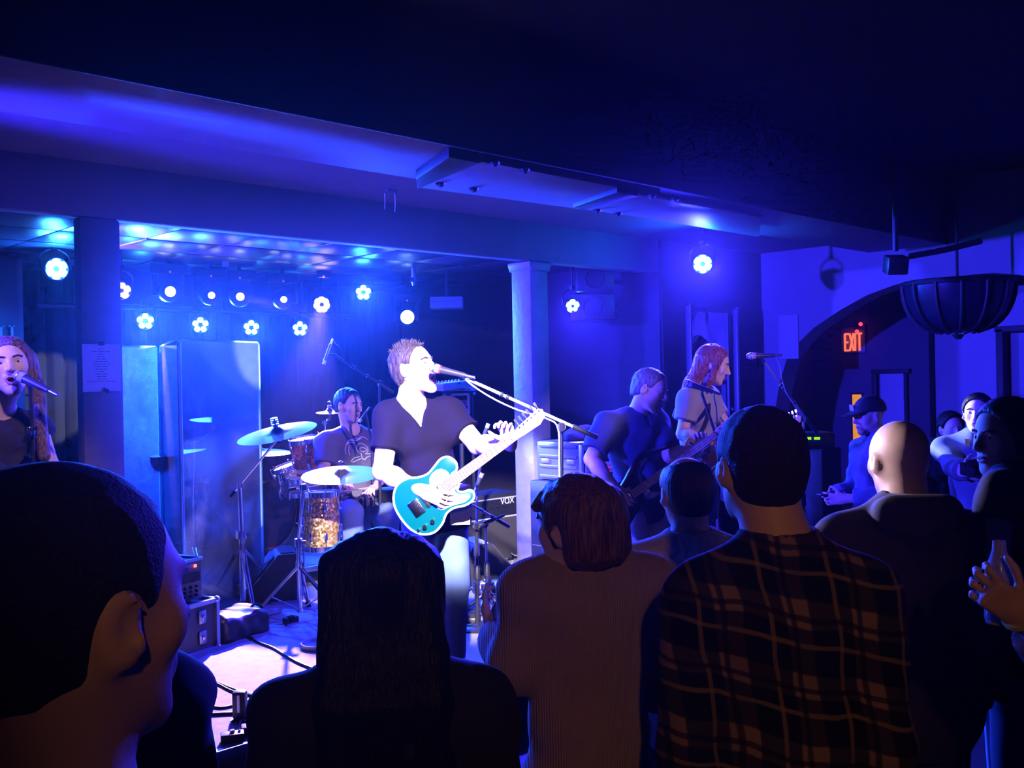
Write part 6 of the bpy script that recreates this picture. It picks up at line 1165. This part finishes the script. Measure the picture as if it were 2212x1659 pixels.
# brown haired woman in the ribbed jumper
J, o, x, y, Ht = standing(1252, 1040, 2.40, toward(1252) * .8 - RH * .35, sw=.41, arms='up'); fw_ = nrm(toward(1252) * .62 - RH * .78)
J['elL'] = W(1112, 1440, 2.36); J['wrL'] = W(1066, 1375, 2.58); J['shL'] = W(1140, 1290, 2.38); J['shR'] = W(1405, 1262, 2.46); J['neck'] = W(1262, 1205, 2.44); J['elR'] = W(1420, 1480, 2.5); J['wrR'] = W(1330, 1480, 2.75)
hd = Head(W(1246, 1140, 2.40), fw_, nrm(UP - RH * .05), .235)
root, B = person('woman with brown bobbed hair in ribbed beige jumper, face turned to the stage left', J, hd, skin_pale, .010, 1.04, True, shirt=dict(name='jumper', mat=mat_rib('ribbed_jumper', (.34, .25, .22), RH), neck='crew', sleeve=1.85, inf=.018, wr=.005, wf=24, down=.16), pants=dict(mat=denim_dark), face=True, brow=hair_br,
    hands=dict(L=dict(d=nrm(UP * .8 - RH * .25 + FH * .3), pn=nrm(RH), thumb_to=-FH, curl=(.3, .35, .4, .5))))
def bob(F):
    for a in (-2.6, -2.0, -1.4, -.8, -.2): e = V(math.cos(a), math.sin(a)); F.cone(hd(e[0] * .06, e[1] * .07 - .01, .05), hd(e[0] * .082, e[1] * .090 - .012, -.045), .040, .030, .03)
    F.cone(hd(.06, .05, .06), hd(.082, .03, -.05), .03, .022, .02); F.cone(hd(0, .06, .085), hd(-.05, .085, .055), .022, .016, .02); F.wrinkle(.0022, 170, 2, 7, (1, 1, .15))
hair_cap(root, hd, mat_hair('chestnut_hair', (.09, .045, .02), .38, (60, 60, 5), (.26, .13, .05)), inf=.016, line=.06, low=-.07, h=.007, extra=dict(pts=[hd(0, 0, -.16)], fn=bob))
MB().ring(J['wrL'] - UP * .02, nrm(J['wrL'] - J['elL']), .033, .006, 20, 6).build('wristband', mat('cyan_band', (.15, .5, .55), .5), root)
# balding man in the white shirt
J, o, x, y, Ht = standing(1484, 990, 3.2, toward(1484) * .9 - RH * .2, sw=.38); hd = crown_head(o, Ht, nrm(toward(1484) * .9 - RH * .3 - UP * .15), .235, y=y)
root, B = person('balding man in pale collared shirt between the brown haired woman and the plaid shirt', J, hd, skin, .011, 1.05, shirt=dict(mat=mat('pale_shirt', (.62, .56, .56), .85, noise=.1), neck='collar', sleeve=1.8, inf=.022, wr=.006, wf=26, down=.12), pants=dict(mat=denim_dark))
def baldtop(F): F.ell(hd(0, .0, .125), hd.ax, hd.R(.075, .085, .05), .02, True)
hair_cap(root, hd, hair_dk, inf=.010, line=.035, low=-.05, extra=dict(fn=baldtop))
# plaid shirt man
J, o, x, y, Ht = standing(1668, 872, 2.08, toward(1660) * .95 - RH * .25, sw=.335); hd = crown_head(o - RH * .025, Ht - .012, nrm(toward(1640) * .9 - RH * .45), .245, y=y)
plaid = mat_stripes('plaid_flannel', (.007, .008, .012), (('u', .0, .17, (.055, .04, .03), .6), ('v', .0, .17, (.06, .045, .03), .6), ('uv', .0, .17, (.26, .17, .11), .9), ('u', .42, .022, (.30, .21, .07), .5), ('v', .42, .022, (.30, .21, .07), .5), ('u', .07, .03, (.008, .008, .012), .8), ('v', .06, .03, (.008, .008, .012), .8)), nrm(RH + UP * .12), nrm(UP + RH * .2), .135)
root, B = person('tall man in dark plaid flannel shirt with cropped hair', J, hd, skin, .009, 1.06, shirt=dict(mat=plaid, neck='collar', sleeve=1.8, inf=.017, wr=.005, wf=22, down=.14, h=.010), pants=dict(mat=denim_dark), nr=.062)
rearcap(root, hd, mat_hair('cropped_brown_hair', (.022, .013, .010), .65, (90, 90, 90)), inf=.010, line=.05, low=-.045, rough=.001)
# bald man in hooded jacket
J, o, x, y, Ht = standing(1945, 910, 3.1, toward(1945) * .9 - RH * .35, sw=.37); hd = crown_head(o, Ht, nrm(toward(1945) * .9 - RH * .45 - UP * .1), .25, y=y)
root, B = person('bald man in dark olive hooded jacket', J, hd, skin, .009, 1.1, shirt=dict(name='hooded_jacket', mat=mat('olive_jacket', (.055, .048, .045), .9, noise=.2, nscale=12), neck='none', hood=True, sleeve=1.85, inf=.034, wr=.008, wf=18, down=.16), pants=dict(mat=denim_dark), nr=.062)
MB().ring(J['neck'] + UP * .035, nrm(UP - y * .15), .066, .004, 28, 6).build('white_collar', mat('white_cotton', (.75, .75, .75), .9), root)
# woman in black top at the right edge
J, o, x, y, Ht = standing(2190, 868, 3.2, -RH * .85 + FH * .5, sw=.37); J['shR'] = W(2205, 1060, 3.38); J['shL'] = W(2165, 1068, 3.02); J['neck'] = W(2190, 1022, 3.2); J['elL'] = W(2150, 1190, 2.98); J['wrL'] = W(2092, 1232, 3.15); J['elR'] = W(2215, 1200, 3.42); J['wrR'] = W(2120, 1262, 3.4)
hd = Head(W(2172, 945, 3.2), nrm(-RH * .86 - FH * .22 - UP * .05), UP, .238)
root, B = person('woman in black short sleeved top at the right edge, face turned left', J, hd, skin, .010, 1.0, True, face=True, brow=hair_dk, shirt=dict(name='top', mat=mat('black_top'), neck='crew', sleeve=.45, inf=.016, wr=.004, down=.12), pants=dict(mat=denim_dark))
def pony(F): F.cone(hd(0, -.06, .0), J['neck'] - B[2] * .06 - UP * .05, .06, .045, .03); F.cone(hd(.075, .0, .03), hd(.078, -.02, -.1), .03, .026, .02); F.cone(hd(-.075, .0, .03), hd(-.078, -.02, -.1), .03, .026, .02)
hair_cap(root, hd, hair_dk, inf=.014, line=.055, low=-.10, extra=dict(pts=[J['neck'] - UP * .1 - B[2] * .1], fn=pony))
q = W(2092, 1290, 3.1); tg = thing('plastic_cup', 'clear blue lit plastic cup held by the woman at the right edge', 'cup', q - UP * .06); MB().lathe(q - UP * .06, UP, [(.001, .0), (.026, .0), (.036, .11), (.0335, .11), (.024, .006), (.001, .006)], 20).build('cup_body', mat('clear_cup', (.45, .5, .65), .15), tg)
# arm with bottle entering from the right
J, o, x, y, Ht = standing(2440, 860, 1.9, toward(2212) - RH * .3, sw=.42); J['elL'] = W(2300, 1430, 2.05); J['wrL'] = W(2208, 1325, 2.0); J['shL'] = W(2330, 1150, 1.9)
hd = crown_head(o, Ht, toward(2300), .24, y=y)
root, B = person('person beyond the right edge whose hand holds a clear bottle', J, hd, skin, .006, 1.0, shirt=dict(mat=mat('brown_flannel', (.16, .08, .04), .9), neck='crew', sleeve=1.7, inf=.02, wr=.004), pants=dict(mat=denim_dark), hands=dict(L=dict(d=nrm(-RH * .8 + UP * .55), pn=nrm(FH * .7 + UP * .3), thumb_to=UP + RH * .2, curl=(.85, .9, .95, 1.0), s=.9))); hair_cap(root, hd, hair_br, inf=.012)
MB().ring(J['wrL'], nrm(J['wrL'] - J['elL']), .036, .008, 20, 6).build('wristband', mat('yellow_band', (.55, .5, .04), .6), root)
q = W(2160, 1262, 2.06); tb = thing('glass_bottle', 'clear glass bottle with pale edges held at the right edge', 'bottle', q - UP * .05); MB().lathe(q - UP * .08, UP, [(.001, 0), (.029, 0), (.031, .01), (.031, .09), (.026, .115), (.014, .15), (.013, .17), (.010, .17), (.010, .15), (.022, .112), (.027, .09), (.027, .012), (.001, .01)], 24).build('bottle_body', mat('bottle_glass', (.35, .35, .42), .08, 0, spec=.9), tb); MB().cyl(q - UP * .078, q - UP * .005, .0265, n=20).build('drink', mat('amber_drink', (.12, .08, .02), .2), tb)
# people near the arch
J, o, x, y, Ht = standing(1882, 852, 6.6, -RH * .9 - FH * .1, sw=.42, arms='up'); hd = crown_head(o, Ht - .02, nrm(-RH * .95 - FH * .25 - UP * .15), .24, y=y)
root, B = person('man in dark cap and blue shirt looking down before the amber lit doorway', J, hd, skin, .011, 1.0, face=True, brow=hair_dk, shirt=dict(mat=mat('blue_work_shirt', (.10, .10, .20), .85), neck='collar', sleeve=1.8, inf=.022, wr=.005), pants=dict(mat=denim_dark))
F = Field(*bounds([hd.c + hd.y * .08], .22), .008); hd.skull(F, .014); F.cut(hd(0, 0, .028), -hd.z + hd.y * .12); F.cone(hd(-.05, .09, .034), hd(.05, .09, .034), .02, .02, .01, False, hd.z, 2.2); F.cone(hd(-.035, .145, .024), hd(.035, .145, .024), .024, .024, .02, False, hd.z, 3.0); F.cone(hd(0, .09, .034), hd(0, .14, .026), .06, .05, .02, False, hd.z, 7.0)
cp = F.mesh('cap', mat('dark_cap', (.010, .010, .014), .8), root); MB().box(hd(0.03, .094, .068), (.022, .004, .02), (hd.x, hd.y, hd.z)).build('cap_badge', mat('pale_badge', (.4, .4, .5), .6), cp)
q = J['wrR'] * .5 + J['wrL'] * .5 - x * -.0 + y * .07; tag(MB().box(q + UP * .02, (.035, .07, .006), (x, y, nrm(UP - y * .3))).build('mobile_phone', plastic, None, bevel=.004), 'dark phone in the hands of the man in the cap', 'phone')
J, o, x, y, Ht = standing(2112, 846, 6.5, -FH * .8 - RH * .45, sw=.42, arms='up'); hd = crown_head(o, Ht - .02, nrm(-RH * .55 - FH * .82 + UP * .05), .25, y=y)
J['wrR'] = W(2082, 1018, 6.18); J['wrL'] = W(2112, 1030, 6.2); J['elR'] = W(2062, 1010, 6.42); J['elL'] = W(2150, 1030, 6.4)
root, B = person('photographer in teal grey jacket lit white, looking up with a camera in the hands', J, hd, skin_pale, .010, 1.0, face=True, brow=hair_dk, shirt=dict(name='jacket', mat=mat('teal_grey_jacket', (.10, .15, .18), .8, noise=.3, nscale=14), neck='collar', sleeve=1.85, inf=.024, wr=.008, wf=22, down=.10), pants=dict(name='trousers', mat=mat('pale_trousers', (.6, .58, .6), .9)),
    hands=dict(R=dict(d=nrm(RH * .5 - FH * .3 + UP * .4), pn=nrm(FH * .4 + RH * .6), thumb_to=UP, curl=(.6, .7, .7, .7)), L=dict(d=nrm(-RH * .8 - FH * .3 + UP * .2), pn=nrm(UP + FH * .4), thumb_to=-FH, curl=(.5, .6, .6, .6))))
hair_cap(root, hd, hair_dk, inf=.016, line=.05, low=-.04); MB().box(J['neck'] + B[2] * .10 - UP * .05 + B[1] * .06, (.014, .004, .024), (B[1], B[2], UP)).build('yellow_badge', mat('yellow_badge', (.75, .7, .05), .5), root)
q = W(2098, 1012, 6.12); tc = thing('camera', 'black photo camera in the photographer hands', 'camera', q); MB().box(q, (.06, .03, .04), (RH, FH, UP)).build('camera_body', plastic, tc, bevel=.008); MB().cyl(q - RH * .02 - FH * .03, q - RH * .05 - FH * .09 - UP * .01, .03, .028, 20).build('camera_lens', rubber, tc); MB().box(q + UP * .045, (.025, .02, .012), (RH, FH, UP)).build('viewfinder', plastic, tc, bevel=.004)
J, o, x, y, Ht = standing(2052, 892, 7.6, -FH, sw=.42); hd = crown_head(o, Ht, nrm(-FH), .24, y=y); root, B = person('dark hooded figure standing in shadow behind the photographer', J, hd, skin, .013, 1.0, shirt=dict(name='hoodie', mat=mat('dark_coat'), neck='none', hood=True, sleeve=1.9, inf=.03, wr=.006), pants=dict(mat=denim_dark))
hair_cap(root, hd, hair_dk, inf=.02, line=.05, low=-.1)
# pale lit leg and shoe glimpses between people at lower right
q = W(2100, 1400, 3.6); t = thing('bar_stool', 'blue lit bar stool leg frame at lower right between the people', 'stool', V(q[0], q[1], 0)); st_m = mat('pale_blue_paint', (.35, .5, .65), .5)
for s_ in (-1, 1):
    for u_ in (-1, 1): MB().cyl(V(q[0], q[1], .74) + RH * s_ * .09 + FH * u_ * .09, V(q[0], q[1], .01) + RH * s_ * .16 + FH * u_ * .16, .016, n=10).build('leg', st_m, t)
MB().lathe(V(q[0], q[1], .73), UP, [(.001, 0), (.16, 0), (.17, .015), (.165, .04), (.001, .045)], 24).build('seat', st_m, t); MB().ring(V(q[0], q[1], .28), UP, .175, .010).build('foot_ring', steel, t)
